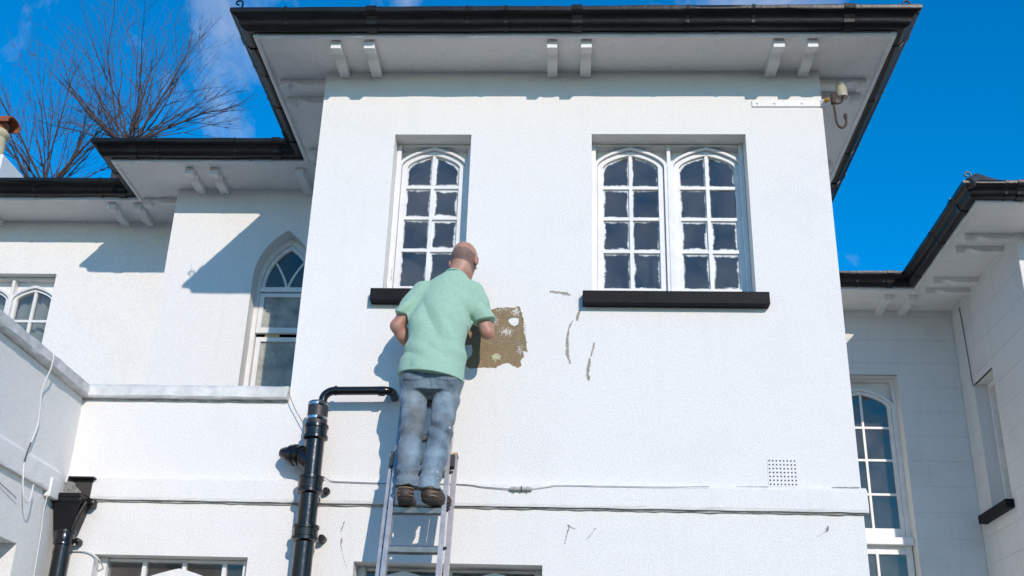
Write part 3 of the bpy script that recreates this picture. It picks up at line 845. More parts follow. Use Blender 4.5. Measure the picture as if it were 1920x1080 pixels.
MB().box(XRS-0.085, XRS+0.125, y0-0.03, y1+0.20, zb-0.085, zb-0.002).build('sill', 'black_sill', w_nar, bevel=0.005)

# window low in the side of the low wing
y0, y1, zb, zt = H_W9
mb = MB().box(XPW-0.24, XPW-0.16, y1-0.06, y1-0.001, zb, zt-0.001).box(XPW-0.24, XPW-0.16, y0+0.001, y0+0.06, zb, zt-0.001)
mb.box(XPW-0.239, XPW-0.161, y0+0.06, y1-0.06, zt-0.06, zt-0.002)
w_side = mb.build('window', 'trim_white', house)
w_side['label'] = 'window low in the side of the projecting wing'
for k in range(4):
    a = y0+0.06+(y1-y0-0.12)*k/4; b = y0+0.06+(y1-y0-0.12)*(k+1)/4
    mb = MB(); mb.add([(XPW-0.2, a, zb), (XPW-0.2, b-0.03, zb), (XPW-0.2, b-0.03, zt-0.06), (XPW-0.2, a, zt-0.06)], [(0, 1, 2, 3)]); mb.build('pane', 'glass', w_side)
    MB().box(XPW-0.225, XPW-0.175, b-0.03, b, zb, zt-0.06).build('mullion', 'trim_white', w_side)
MB().add([(XPW-0.7, y0, zb), (XPW-0.7, y1, zb), (XPW-0.7, y1, zt), (XPW-0.7, y0, zt)], [(0, 1, 2, 3)]).build('room_interior', 'dark_room', w_side)

# ------------------------------------------------------------------ marks on the tower wall
def ragged(pts, amp, step=6.0, seed=0):
    """close polygon of photo positions -> finer outline with small irregular steps"""
    out = []
    n = len(pts)
    for i in range(n):
        a, b = Vector(pts[i]), Vector(pts[(i+1) % n])
        k = max(1, int((b-a).length/step))
        for q in range(k):
            p = a.lerp(b, q/k)
            out.append((p.x + amp*noise.noise(Vector((p.x*0.21, p.y*0.21, seed))), p.y + amp*noise.noise(Vector((p.x*0.21+40, p.y*0.21, seed)))))
    return out
def wall_patch(name, pts, m, lift, parent=tower_wall, amp=2.0, step=4.0, seed=0, Y=0.0):
    P = [at(x, y, Y) for x, y in ragged(pts, amp, step, seed)]
    n = len(P)
    mb = MB().add([(p.x, Y-lift, p.z) for p in P] + [(p.x, Y+0.002, p.z) for p in P], [tuple(range(n))] + [(i, (i+1) % n, n+(i+1) % n, n+i) for i in range(n)])
    return mb.build(name, m, parent)
patch = wall_patch('bare_cement_patch', [(872, 600), (900, 588), (918, 583), (932, 578), (948, 576), (962, 577), (974, 574), (977, 583), (981, 598), (982, 621), (987, 638), (988, 660), (981, 659), (983, 669), (976, 676), (978, 685), (971, 690), (961, 686), (956, 681), (951, 680), (938, 685), (930, 690), (907, 689), (885, 691), (874, 689)], 'bare_cement', 0.0015)
patch['label'] = 'brown patch of bare render with the paint stripped off'
wall_patch('paint_island', [(954, 599), (962, 596), (972, 597), (974, 604), (970, 609), (964, 612), (957, 608), (953, 603)], 'render', 0.0030, amp=1.0, step=3)
wall_patch('paint_island', [(871, 648), (884, 646), (886, 658), (883, 668), (876, 674), (870, 672)], 'render', 0.0030, amp=1.2, step=3)
wall_patch('primer_dab', [(921, 668), (927, 664), (929, 661), (931, 664), (936, 662), (936, 666), (941, 669), (937, 671), (938, 676), (932, 674), (929, 679), (927, 674), (922, 675), (924, 671)], 'primer', 0.0022, amp=2.2, step=1.5, seed=3)
# scored block joints showing in the patch
for x0, x1, y_ in ((872, 981, 594.5), (874, 990, 641)):
    a, b = at(x0, y_, 0), at(x1, y_, 0)
    MB().box(a.x, b.x, -0.0042, 0.0, a.z-0.0008, a.z+0.0008).build('scored_joint', 'joint_grey', tower_wall)
a, b = at(973.5, 578, 0), at(972.5, 680, 0)
MB().box(a.x-0.0015, a.x+0.0015, -0.0046, 0.0, b.z, a.z).build('scored_joint', 'filler', tower_wall)
def flecks(name, spots, m, lift, seed):
    """many tiny ragged scabs: spots = list of (px, py, size in px)"""
    rnd = random.Random(seed); mb = MB()
    for x, y, r_ in spots:
        n = rnd.randint(4, 7); a0 = rnd.uniform(0, 6.3); el = rnd.uniform(0.5, 1.0)
        pts = []
        for q in range(n):
            a = a0+2*math.pi*q/n; rr = r_*rnd.uniform(0.5, 1.15)
            p = at(x+rr*math.cos(a)*el, y+rr*math.sin(a), 0)
            pts.append((p.x, -lift-rnd.uniform(0, 0.0004), p.z))
        mb.add(pts, [tuple(range(n))])
    return mb.build(name, m, tower_wall)
def streak(pts, w, m, seed, nm='filler_streak'):
    rnd = random.Random(seed*31+5); spots = []
    L = sum(math.dist(a, b) for a, b in zip(pts[:-1], pts[1:]))
    n = int(L*max(w, 0.8)*2.6)
    for _ in range(n):
        t = rnd.random()*(len(pts)-1); q = min(int(t), len(pts)-2); f_ = t-q
        x = pts[q][0]+(pts[q+1][0]-pts[q][0])*f_; y = pts[q][1]+(pts[q+1][1]-pts[q][1])*f_
        env = (0.35+0.65*math.sin(math.pi*(t+0.2)/(len(pts)-0.6)))*(0.6+0.8*abs(noise.noise(Vector((x*0.15, y*0.15, seed)))))
        spots.append((x+rnd.gauss(0, 0.55)*w*env, y+rnd.gauss(0, 0.55)*w*env*1.3, rnd.uniform(0.35, 1.25)*min(1.4, 0.55+w*0.25)))
    flecks(nm, spots, m, 0.0014, seed)
for q, (cx, cy, rx, ry, n, sm) in enumerate([(968, 584, 6, 8, 150, 0.9), (950, 622, 13, 7, 190, 0.9), (930, 600, 5, 8, 70, 0.8), (975, 655, 6, 10, 80, 0.9), (983, 625, 3, 25, 90, 0.8), (945, 580, 18, 4, 60, 0.8), (915, 640, 40, 40, 60, 0.6)]):
    rr = random.Random(q+70)
    flecks('paint_residue', [(cx+rr.gauss(0, 0.55)*rx, cy+rr.gauss(0, 0.55)*ry, rr.uniform(0.3, 1.3)*sm) for _ in range(n)], 'render' if q != 4 else 'bare_cement', 0.0021, q+70)
streak([(1031, 546), (1040, 548), (1052, 549), (1062, 551), (1069, 553)], 2.4, 'filler', 1)
streak([(1087, 584), (1083, 592), (1082, 600)], 3.2, 'filler', 2)
streak([(1074, 602), (1068, 612), (1065, 622)], 1.8, 'filler', 6)
streak([(1066, 622), (1063, 637), (1064, 652), (1064, 666), (1069, 681)], 3.2, 'filler', 3)
streak([(1114, 643), (1112, 655), (1108, 668)], 2.2, 'filler', 4)
streak([(1106, 672), (1103, 690), (1101, 703), (1104, 712)], 3.4, 'filler', 5)
streak([(1065, 984), (1068, 988), (1065, 995), (1062, 1006), (1059, 1020)], 1.5, 'scuff', 7, 'scuff_mark')
streak([(1064, 985), (1071, 989), (1078, 992)], 1.2, 'scuff', 8, 'scuff_mark')
streak([(1117, 990), (1110, 1000), (1101, 1011)], 0.9, 'scuff', 9, 'scuff_mark')
streak([(1552, 988), (1551, 993), (1549, 998)], 2.6, 'scuff', 11, 'scuff_mark')
streak([(1546, 998), (1540, 1002), (1532, 1007)], 0.6, 'scuff', 12, 'scuff_mark')
streak([(646, 978), (643, 986), (639, 997)], 1.3, 'scuff', 13, 'scuff_mark')
streak([(641, 1008), (640, 1016), (639, 1024)], 2.0, 'filler', 14, 'scuff_mark')
streak([(640, 1024), (643, 1042), (650, 1066)], 0.5, 'scuff', 15, 'scuff_mark')
streak([(735, 505), (734, 515), (733, 526)], 0.8, 'scuff', 16, 'scuff_mark')
streak([(358, 497), (361, 502), (357, 506)], 0.4, 'scuff', 17, 'scuff_mark')
# grubby seam on top of the string course
for k, (xa, xb, y0_, y1_) in enumerate([(612, 660, 901, 903), (1000, 1060, 913, 912), (1090, 1130, 911, 912), (1380, 1440, 913, 913), (1560, 1612, 914, 914), (190, 300, 905, 905)]):
    pa, pb = at(xa, y0_, -0.01), at(xb, y1_, -0.01)
    MB().tube([pa.lerp(pb, t/10)+Vector((0, 0, 0.003*noise.noise(Vector((t*0.9, k, 2))))) for t in range(11)], 0.0035, 5).build('seam_crack', 'joint_grey', tower_wall)

# air brick with square holes
p0, p1 = at(1438, 860, 0), at(1497, 913, 0)
ab = MB().box(p0.x, p1.x, -0.003, 0.004, p1.z, p0.z).build('air_brick', 'render', house)
ab['label'] = 'square air brick with rows of small holes'
mb = MB()
for i in range(8):
    for j in range(7):
        x = p0.x+0.012+(p1.x-p0.x-0.024)*i/7; z_ = p1.z+0.014+(p0.z-p1.z-0.028)*j/6
        mb.box(x-0.0048, x+0.0048, -0.0036, 0.0, z_-0.0048, z_+0.0048)
ho = mb.build('vent_holes', 'dark_room', ab); ho['kind'] = 'stuff'

# ------------------------------------------------------------------ soil pipe
PX, PY = -1.622, -0.14
soil = empty('soil_pipe', (PX, PY, 0), 'black soil pipe with a side branch and rubber coupling, left of the ladder', 'pipe')
MB().lathe((PX, PY, 0), (0, 0, 1), [(0, 0.061), (3.70, 0.061)], 28).build('pipe', 'pipe_gloss', soil, smooth=True)
def collar(z0, z1, r_=0.080):
    h = z1-z0
    MB().lathe((PX, PY, z0), (0, 0, 1), [(0, 0.062), (0.006, r_-0.004), (0.012, r_+0.006), (0.030, r_+0.006), (0.036, r_-0.004), (h-0.030, r_-0.002), (h-0.026, r_+0.004), (h-0.008, r_+0.004), (h, 0.064)], 28).build('collar', 'pipe_gloss', soil, smooth=True)
collar(3.225, 3.345); collar(2.925, 3.035); collar(3.575, 3.685, 0.076); collar(1.6, 1.71); collar(0.2, 0.31)
MB().lathe((PX, PY, 3.675), (0, 0, 1), [(0, 0.062), (0.004, 0.066), (0.155, 0.066), (0.16, 0.06)], 28).build('rubber_coupling', 'dark_plastic', soil, smooth=True)
for z_ in (3.712, 3.805):
    c = MB().lathe((PX, PY, z_), (0, 0, 1), [(0, 0.064), (0.001, 0.069), (0.017, 0.069), (0.018, 0.064)], 28).build('hose_clamp', 'steel', soil, smooth=True)
    MB().box(PX+0.015, PX+0.05, PY-0.078, PY-0.062, z_+0.001, z_+0.016).build('clamp_screw', 'dark_plastic', c)
# thin waste pipe: up, bend, across, into the wall
TX = PX+0.025
pts = [(TX, PY, 3.80), (TX, PY, 3.85)]
for i in range(1, 9):
    a = math.pi/2*i/8
    pts.append((TX+0.075*(1-math.cos(a)), PY, 3.85+0.065*math.sin(a)))
pts.append((-1.20, PY, 3.921))
for i in range(1, 7):
    a = math.pi/2*i/6
    pts.append((-1.20+0.05*math.sin(a), PY+0.05*(1-math.cos(a)), 3.921))
pts.append((-1.15, 0.01, 3.921))
MB().tube(pts, 0.0285, 18).build('waste_pipe', 'pipe_gloss', soil, smooth=True)
for xa, xb in ((TX+0.072, TX+0.088), (-1.235, -1.195)):
    MB().lathe((xa, PY, 3.917), (1, 0, 0), [(0, 0.028), (0.001, 0.033), (xb-xa-0.001, 0.033), (xb-xa, 0.028)], 18).build('pipe_socket', 'pipe_gloss', soil, smooth=True)
# branch towards the left, slightly up, ending in a capped socket
bd = Vector((-0.93, 0.25, 0.20)).normalized()
b0 = Vector((PX, PY, 3.415))
bp_ = [b0, b0+Vector((-0.045, 0.005, 0.035)), b0+Vector((-0.085, 0.012, 0.062))]
e = bp_[-1]
MB().tube(bp_ + [e+bd*0.03], [0.058, 0.059, 0.056, 0.056], 22).build('branch', 'pipe_gloss', soil, smooth=True)
MB().lathe(e-bd*0.005, bd, [(0, 0.056), (0.004, 0.068), (0.02, 0.068), (0.024, 0.063), (0.036, 0.063), (0.04, 0.070), (0.058, 0.070), (0.062, 0.065), (0.085, 0.062), (0.09, 0.050), (0.125, 0.042), (0.15, 0.030)], 22).build('branch_socket', 'pipe_gloss', soil, smooth=True)
for z_ in (3.27, 2.97):
    MB().lathe((PX+0.088, 0.0, z_), (0, -1, 0), [(0, 0.022), (0.07, 0.022), (0.075, 0.017), (0.10, 0.014)], 12).build('pipe_lug', 'black_gloss', soil, smooth=True)

# ------------------------------------------------------------------ rainwater hopper and downpipe
HX, HY = -3.168, -0.085
hop = empty('rainwater_pipe', (HX, HY, 0), 'black rainwater downpipe with a hopper head in the corner at lower left', 'downpipe')
MB().lathe((HX, HY, 0), (0, 0, 1), [(0, 0.052), (2.93, 0.052)], 24).build('pipe', 'pipe_gloss', hop, smooth=True)
MB().lathe((HX, HY, 2.885), (0, 0, 1), [(0, 0.055), (0.004, 0.063), (0.02, 0.063), (0.026, 0.059), (0.075, 0.059), (0.08, 0.064), (0.095, 0.064), (0.10, 0.056)], 24).build('collar', 'pipe_gloss', hop, smooth=True)
mb = MB()
a0 = [(-0.055, -0.055), (0.055, -0.055), (0.055, 0.06), (-0.055, 0.06)]
a1 = [(-0.080, -0.095), (0.098, -0.095), (0.098, 0.083), (-0.080, 0.083)]
lv = [(2.975, a0), (3.135, [tuple(np.array(p)*0.93) for p in a1]), (3.14, a1), (3.195, a1), (3.20, [(x*1.03, y*1.03 if y < 0 else y) for x, y in a1])]
for z_, q in lv:
    mb.v += [(HX+x, HY+y, z_) for x, y in q]
for i in range(len(lv)-1):
    for k in range(4):
        mb.f.append((i*4+k, i*4+(k+1) % 4, i*4+4+(k+1) % 4, i*4+4+k))
mb.build('hopper_head', 'black_gloss', hop, bevel=0.004)
for z_ in (3.15, 3.18):
    MB().box(HX-0.086, HX+0.104, HY-0.102, HY-0.094, z_-0.004, z_+0.004).build('hopper_band', 'black_gloss', hop)
MB().lathe((HX+0.122, -0.03, 3.165), (0, -1, 0), [(0, 0.026), (0.05, 0.026), (0.055, 0.018)], 12).build('fixing_boss', 'black_gloss', hop, smooth=True)
MB().tube([(HX+0.110, HY-0.03, 3.16), (HX+0.075, HY-0.04, 3.06), (HX+0.055, HY-0.04, 2.98)], 0.014, 8).build('side_rib', 'black_gloss', hop, smooth=True)
MB().lathe((HX+0.075, -0.02, 2.92), (0, -1, 0), [(0, 0.020), (0.05, 0.020), (0.056, 0.012)], 12).build('fixing_boss', 'black_gloss', hop, smooth=True)
# broken-out hole above the hopper with its lead flap
mb = MB()
mb.box(-3.245, -3.075, -0.035, -0.031, 3.20, 3.33)
hol = mb.build('drain_hole', 'dark_room', house)
MB().box(-3.225, -3.055, -0.075, -0.03, 3.322, 3.334).build('lead_flap', 'black_gloss', hol)
wp = [(150-28, 905), (150-20, 900), (138, 903), (145, 915), (152, 925), (150, 930), (118, 930)]
P = [at(x, y, -0.04) for x, y in ragged(wp, 3, 3, 5)]
MB().add([(p.x, -0.040+0.01*noise.noise(p*40), p.z) for p in P], [tuple(range(len(P)))]).build('broken_masonry', 'scuff', hol)
MB().box(-3.256, -3.215, -0.30, -0.17, 3.15, 3.27).build('cement_lump', 'render', house, bevel=0.006)

# ------------------------------------------------------------------ cables and the insulator bracket
pts = [(XPW+0.06, -0.66, 3.955), (XPW+0.065, -0.655, 3.93), (XPW+0.06, -0.65, 3.86), (XPW+0.028, -0.64, 3.74), (XPW+0.022, -0.60, 3.60), (XPW+0.02, -0.585, 3.52), (XPW+0.022, -0.62, 3.42), (XPW+0.030, -0.67, 3.30), (XPW+0.045, -0.69, 3.20), (XPW+0.06, -0.665, 3.075), (XPW+0.07, -0.62, 3.035), (XPW+0.06, -0.57, 3.07), (XPW+0.05, -0.545, 3.16)]
def smooth_path(p, k=5):
    p = [Vector(q) for q in p]; out = []
    for i in range(len(p)-1):
        a, b, c, d = p[max(i-1, 0)], p[i], p[i+1], p[min(i+2, len(p)-1)]
        for s in range(k):
            t = s/k
            out.append(0.5*((2*b) + (c-a)*t + (2*a-5*b+4*c-d)*t*t + (3*b-a-3*c+d)*t**3))
    return out + [p[-1]]
hc = empty('hanging_cable', (XPW+0.03, -0.64, 3.03), 'loose white cable hanging over the coping of the low wing', 'cable')
sp_ = smooth_path(pts)
MB().tube(sp_[:32], 0.0042, 7).build('cable_run', 'white_cable', hc, smooth=True)
MB().tube(sp_[31:38], 0.0042, 7).build('bare_section', 'black_cable', hc, smooth=True)
MB().tube(sp_[37:], 0.0042, 7).build('cable_run', 'white_cable', hc, smooth=True)
MB().tube(smooth_path([(XPW+0.012, -1.4, 3.09), (XPW+0.012, -1.0, 3.10), (XPW+0.02, -0.75, 3.065), (XPW+0.02, -0.66, 3.05)]), 0.003, 5).build('thin_wire', 'grey_cable', hc)
MB().tube(smooth_path([(XPW+0.03, -0.30, 3.16), (XPW+0.014, -0.27, 3.05), (XPW+0.010, -0.24, 2.9), (XPW+0.010, -0.22, 2.6)]), 0.0035, 6).build('cable_run', 'white_cable', hc)

wc = empty('wall_cable', (-0.3, -0.04, 3.3), 'thin grey cable with an inline joint along the string course', 'cable')
lp = [at(606, 893, -0.04), at(622, 902, -0.04), at(660, 904, -0.04), at(720, 906, -0.04), at(862, 908, -0.04), at(905, 913, -0.04), at(957, 917, -0.045)]
MB().tube(smooth_path(lp), 0.0028, 6).build('cable_run', 'grey_cable', wc)
lp = [at(997, 916, -0.045), at(1025, 913, -0.04), at(1046, 910, -0.04), at(1110, 911, -0.04), at(1250, 913, -0.04), at(1330, 912, -0.04)]
MB().tube(smooth_path(lp), 0.0022, 6).build('cable_run', 'joint_grey', wc)
a, b = at(956, 916.5, -0.05), at(998, 916.5, -0.05)
j = MB().tube([a, a+Vector((0.01, 0, 0)), b-Vector((0.01, 0, 0)), b], [0.008, 0.0125, 0.0125, 0.008], 10).build('cable_joint', 'joint_grey', wc, smooth=True)
for t in (0.22, 0.52, 0.80):
    q = a.lerp(b, t)
    MB().box(q.x-0.004, q.x+0.004, q.y-0.015, q.y+0.013, q.z-0.014, q.z+0.014).build('joint_clip', 'dark_plastic' if t == 0.52 else 'joint_grey', j)
dc = [at(541, 735, -0.06), at(547, 752, -0.06), at(556, 772, -0.05), at(571, 797, -0.06)]
tw = tag(MB().tube(smooth_path(dc), 0.0028, 5).build('loose_wire', 'grey_cable'), 'thin grey wire from the coping end to the soil pipe', 'wire')
fc = [at(118, 1034, -0.015), at(150, 1033, -0.015), at(170, 1037, -0.02), at(186, 1050, -0.02), at(195, 1068, 0.1), at(205, 1090, 0.15)]
tag(MB().tube(smooth_path(fc), 0.0045, 6).build('loose_wire', 'white_cable'), 'white wire running from the downpipe into the lower left window', 'wire')
# wire in the corner of the right wing
tag(MB().tube(smooth_path([(XRS-0.012, 4.26, 6.44), (XRS-0.012, 4.24, 6.2), (XRS-0.012, 4.215, 5.8), (XRS-0.012, 4.20, 5.54), (XRS+0.01, 4.19, 5.53)]), 0.006, 5).build('corner_wire', 'grey_cable'), 'dark wire down the corner of the right recess to the narrow window', 'wire')

ib = empty('insulator_bracket', (1.6, -0.005, 6.22), 'iron strap with a ceramic insulator and rusty hook at the tower corner', 'bracket')
st = MB().box(1.345, 1.842, -0.010, -0.0005, 6.205, 6.258)
st.build('strap', 'trim_white', ib, bevel=0.002)
mb = MB(); vs = [(1.842, -0.010, 6.205), (1.842, -0.010, 6.258), (1.842, -0.001, 6.205), (1.842, -0.001, 6.258), (1.90, -0.050, 6.215), (1.90, -0.050, 6.258), (1.905, -0.043, 6.215), (1.905, -0.043, 6.258)]
mb.add(vs, [(0, 1, 5, 4), (2, 6, 7, 3), (0, 4, 6, 2), (1, 3, 7, 5), (4, 5, 7, 6)]).build('strap_end', 'trim_white', ib)
for x in (1.385, 1.51, 1.71):
    MB().lathe((x, -0.009, 6.232), (0, -1, 0), [(0, 0.010), (0.005, 0.009), (0.008, 0.005)], 10).build('rivet', 'trim_white', ib)
MB().lathe((1.885, -0.042, 6.235), (-0.6, -0.8, 0), [(0, 0.020), (0.010, 0.020), (0.012, 0.012), (0.025, 0.011)], 8).build('nut', 'rust_orange', ib)
hx, hy = 1.925, -0.065
MB().lathe((hx, hy, 6.19), (0, 0, 1), [(0, 0.013), (0.002, 0.020), (0.075, 0.020), (0.085, 0.012)], 12).build('hook_socket', 'rust', ib, smooth=True)
MB().tube(smooth_path([(hx, hy, 6.20), (hx+0.002, hy, 6.12), (hx+0.008, hy, 6.03), (hx+0.030, hy, 5.99), (hx+0.058, hy, 5.995), (hx+0.075, hy, 6.03), (hx+0.074, hy, 6.075)]), 0.0095, 9).build('hook', 'rust', ib, smooth=True)
MB().lathe((hx+0.074, hy, 6.065), (0, 0, 1), [(0, 0.0135), (0.035, 0.0135), (0.04, 0.008)], 8).build('hook_tip', 'rust', ib)
MB().tube(smooth_path([(hx, hy, 6.195), (hx+0.03, hy, 6.195), (hx+0.06, hy, 6.21), (hx+0.068, hy, 6.25)]), 0.0085, 8).build('insulator_arm', 'rust', ib, smooth=True)
MB().lathe((hx+0.066, hy, 6.245), (0, 0, 1), [(0, 0.028), (0.0, 0.040), (0.075, 0.040), (0.082, 0.034), (0.092, 0.034), (0.098, 0.040), (0.118, 0.040), (0.126, 0.032)], 20).build('insulator', 'ceramic', ib, smooth=True)

# ------------------------------------------------------------------ ladder
LEAN = R(15)
lu = Vector((0, math.sin(LEAN), math.cos(LEAN)))     # up the ladder
ln = Vector((0, -math.cos(LEAN), math.sin(LEAN)))    # out of its plane, to the climber
RUNG0 = Vector((-0.8805, -0.50, 3.056))              # rung he stands on
lad = empty('ladder', (-0.88, -1.30, 0.0), 'aluminium extension ladder leaning on the wall under the painter', 'ladder')
def rail(x, t0, t1, off, m, w=0.028, d=0.062, nm='rail', side=1):
    """C-section rail: web and two lips"""
    def P(u, v, t): return tuple(RUNG0 + Vector((x+u-0, 0, 0)) + lu*t + ln*(off+v))
    prof = [(-w/2, -d/2), (w/2, -d/2), (w/2, -d/2+0.008), (-side*0, -d/2+0.010)] 
    if side > 0:
        prof = [(-w/2, -d/2), (w/2, -d/2), (w/2, -d/2+0.007), (-w/2+0.006, -d/2+0.010), (-w/2+0.006, d/2-0.010), (w/2, d/2-0.007), (w/2, d/2), (-w/2, d/2)]
    else:
        prof = [(w/2, -d/2), (w/2, d/2), (-w/2, d/2), (-w/2, d/2-0.007), (w/2-0.006, d/2-0.010), (w/2-0.006, -d/2+0.010), (-w/2, -d/2+0.007), (-w/2, -d/2)]
    return MB().prism(prof, lambda u, v: P(u, v, t0), lambda u, v: P(u, v, t1)).build(nm, m, lad)
W = 0.158
for s in (-1, 1):
    rail(s*W, -2.2, 1.68, 0.0, 'aluminium', side=s)
    rail(s*(W+0.036), -3.14, 0.395, -0.045, 'worn_aluminium' if s > 0 else 'aluminium', side=s)
    p = RUNG0 + Vector((s*(W+0.036), 0, 0)) + lu*0.395 + ln*(-0.045)
    mb = MB()
    mb.prism([(-0.016, -0.033), (0.016, -0.033), (0.016, 0.033), (-0.016, 0.033)], lambda u, v: tuple(p+Vector((u, 0, 0))+ln*v+lu*0.0005), lambda u, v: tuple(p+Vector((u, 0, 0))+ln*v+lu*0.010))
    mb.build('rail_cap', 'orange_cap' if s > 0 else 'dark_plastic', lad)
    q = RUNG0 + Vector((s*(W+0.018), 0, 0)) + lu*0.33
    mb = MB(); mb.prism([(-0.022, -0.03), (0.022, -0.03), (0.022, 0.02), (-0.022, 0.02)], lambda u, v: tuple(q+Vector((u, 0, 0))+ln*v-lu*0.04), lambda u, v: tuple(q+Vector((u, 0, 0))+ln*v+lu*0.045))
    mb.build('guide_bracket', 'dark_plastic', lad, bevel=0.004)
    for t in (-0.25, 0.0, 0.25):
        q = RUNG0 + Vector((s*(W+0.018), 0, 0)) + lu*(t+0.02) - ln*0.02
        MB().tube([q-Vector((0.012, 0, 0)), q+Vector((0.014, 0, 0))], 0.011, 8).build('rung_stub', 'dark_plastic', lad)
rp = [(-0.014, -0.028), (0.014, -0.028), (0.019, -0.018), (0.021, 0.012), (0.017, 0.020), (-0.017, 0.020), (-0.021, 0.012), (-0.019, -0.018)]
for k in range(-8, 7):
    c = RUNG0 + lu*(0.25*k)
    MB().prism(rp, lambda u, v: (c.x-W+0.006, c.y+u, c.z+v), lambda u, v: (c.x+W-0.006, c.y+u, c.z+v)).build('rung', 'rung_metal', lad)
for k in range(-12, 2):
    c = RUNG0 + lu*(0.25*k+0.06) - ln*0.045
    if c.z > 0.15 and k < -3:
        MB().prism(rp, lambda u, v: (c.x-W-0.03, c.y+u*0.8, c.z+v*0.8), lambda u, v: (c.x+W+0.03, c.y+u*0.8, c.z+v*0.8)).build('rung', 'worn_aluminium', lad)

# ------------------------------------------------------------------ signed-distance modelling for the person
def smin(a, b, k):
    h = np.clip(0.5+0.5*(b-a)/k, 0, 1)
    return b*(1-h)+a*h - k*h*(1-h)
class SDF:
    def __init__(self, lo, hi, h):
        self.lo, self.h = np.array(lo, float), h
        self.n = np.ceil((np.array(hi)-self.lo)/h).astype(int)+1
        self.D = np.full(self.n, 0.5)
        ax = [self.lo[i]+h*np.arange(self.n[i]) for i in range(3)]
        self.ax = ax
    def grid(self, sl=None):
        sl = sl or (slice(None),)*3
        return np.meshgrid(self.ax[0][sl[0]], self.ax[1][sl[1]], self.ax[2][sl[2]], indexing='ij')
    def sl(self, lo, hi, m):
        out = []
        for i in range(3):
            a = max(0, int((lo[i]-m-self.lo[i])/self.h)); b = min(self.n[i], int((hi[i]+m-self.lo[i])/self.h)+2)
            out.append(slice(a, max(a+1, b)))
        return tuple(out)
    def cone(self, a, b, ra, rb, k=0.02, sub=False):
        a, b = np.array(a, float), np.array(b, float)
        r = max(ra, rb)
        s = self.sl(np.minimum(a, b)-r, np.maximum(a, b)+r, max(3*k, 0.03))
        X, Y, Z = self.grid(s)
        d = b-a; L2 = max(d@d, 1e-9)
        t = np.clip(((X-a[0])*d[0]+(Y-a[1])*d[1]+(Z-a[2])*d[2])/L2, 0, 1)
        q = np.sqrt((X-a[0]-t*d[0])**2+(Y-a[1]-t*d[1])**2+(Z-a[2]-t*d[2])**2)-(ra+(rb-ra)*t)
        self.D[s] = -smin(-self.D[s], q, k) if sub else smin(self.D[s], q, k)
        return self
    def chain(self, pts, rs, k=0.02):
        for i in range(len(pts)-1):
            self.cone(pts[i], pts[i+1], rs[i], rs[i+1], k)
        return self
    def ell(self, c, rad, M=None, k=0.02, sub=False):
        c = np.array(c, float); rad = np.array(rad, float)
        M = np.eye(3) if M is None else M
        r = rad.max()
        s = self.sl(c-r, c+r, max(3*k, 0.03))
        X, Y, Z = self.grid(s)
        P = np.stack([X-c[0], Y-c[1], Z-c[2]], -1) @ M.T
        k0 = np.sqrt(((P/rad)**2).sum(-1)); k1 = np.sqrt(((P/rad**2)**2).sum(-1))+1e-9
        q = k0*(k0-1)/k1
        self.D[s] = -smin(-self.D[s], q, k) if sub else smin(self.D[s], q, k)
        return self
    def rings(self, rows, k=0.02):
        """rows of (z, cx, cy, a, b) bottom to top: elliptic stack"""
        X, Y, Z = self.grid()
        R_ = np.array(rows)
        f = [np.interp(Z, R_[:, 0], R_[:, i]) for i in range(1, 5)]
        e = np.sqrt(((X-f[0])/f[2])**2+((Y-f[1])/f[3])**2)
        q = (e-1)*np.minimum(f[2], f[3])*1.05
        q = np.maximum(q, np.maximum(R_[0, 0]-Z, Z-R_[-1, 0]))
        self.D = smin(self.D, q, k)
        return self
    def mesh(self, name, m, parent=None):
        D, h = self.D, self.h
        S = D < 0
        nx, ny, nz = D.shape
        cs = (nx-1, ny-1, nz-1)
        acc = np.zeros(cs+(3,)); cnt = np.zeros(cs)
        off = [(0, 0, 0), (1, 0, 0), (0, 1, 0), (1, 1, 0), (0, 0, 1), (1, 0, 1), (0, 1, 1), (1, 1, 1)]
        def C(A, o): return A[o[0]:o[0]+cs[0], o[1]:o[1]+cs[1], o[2]:o[2]+cs[2]]
        for i in range(8):
            for ax in range(3):
                if off[i][ax] == 0:
                    o2 = list(off[i]); o2[ax] = 1; o2 = tuple(o2)
                    a, b = C(D, off[i]), C(D, o2)
                    x = C(S, off[i]) != C(S, o2)
                    t = np.where(x, a/np.where(np.abs(a-b) < 1e-12, 1, a-b), 0)
                    for q in range(3):
                        base = off[i][q]
                        acc[..., q] += np.where(x, base+(t if q == ax else 0), 0)
                    cnt += x
        act = cnt > 0
        idx = np.full(cs, -1); idx[act] = np.arange(act.sum())
        cell = np.argwhere(act)
        V = self.lo + h*(cell + acc[act]/cnt[act][:, None])
        F = []
        for ax in range(3):
            u, v = (ax+1) % 3, (ax+2) % 3
            A = np.moveaxis(S, (ax, u, v), (0, 1, 2)); I = np.moveaxis(idx, (ax, u, v), (0, 1, 2))
            x = A[:-1, 1:-1, 1:-1] != A[1:, 1:-1, 1:-1]
            p = np.argwhere(x)
            if len(p) == 0: continue
            i, j, k = p[:, 0], p[:, 1], p[:, 2]
            q = np.stack([I[i, j, k], I[i, j+1, k], I[i, j+1, k+1], I[i, j, k+1]], 1)
            flip = A[:-1, 1:-1, 1:-1][x]
            q[~flip] = q[~flip][:, ::-1]
            F.append(q)
        F = np.concatenate(F)
        F = F[(F >= 0).all(1)]
        me = bpy.data.meshes.new(name)
        me.from_pydata(V.tolist(), [], F.tolist())
        me.polygons.foreach_set('use_smooth', [True]*len(me.polygons))
        me.materials.append(m if not isinstance(m, str) else MATS[m])
        o = bpy.data.objects.new(name, me); COL.objects.link(o)
        md = o.modifiers.new('smooth', 'SMOOTH'); md.factor = 0.5; md.iterations = 2
        if parent is not None: o.parent = parent
        return o

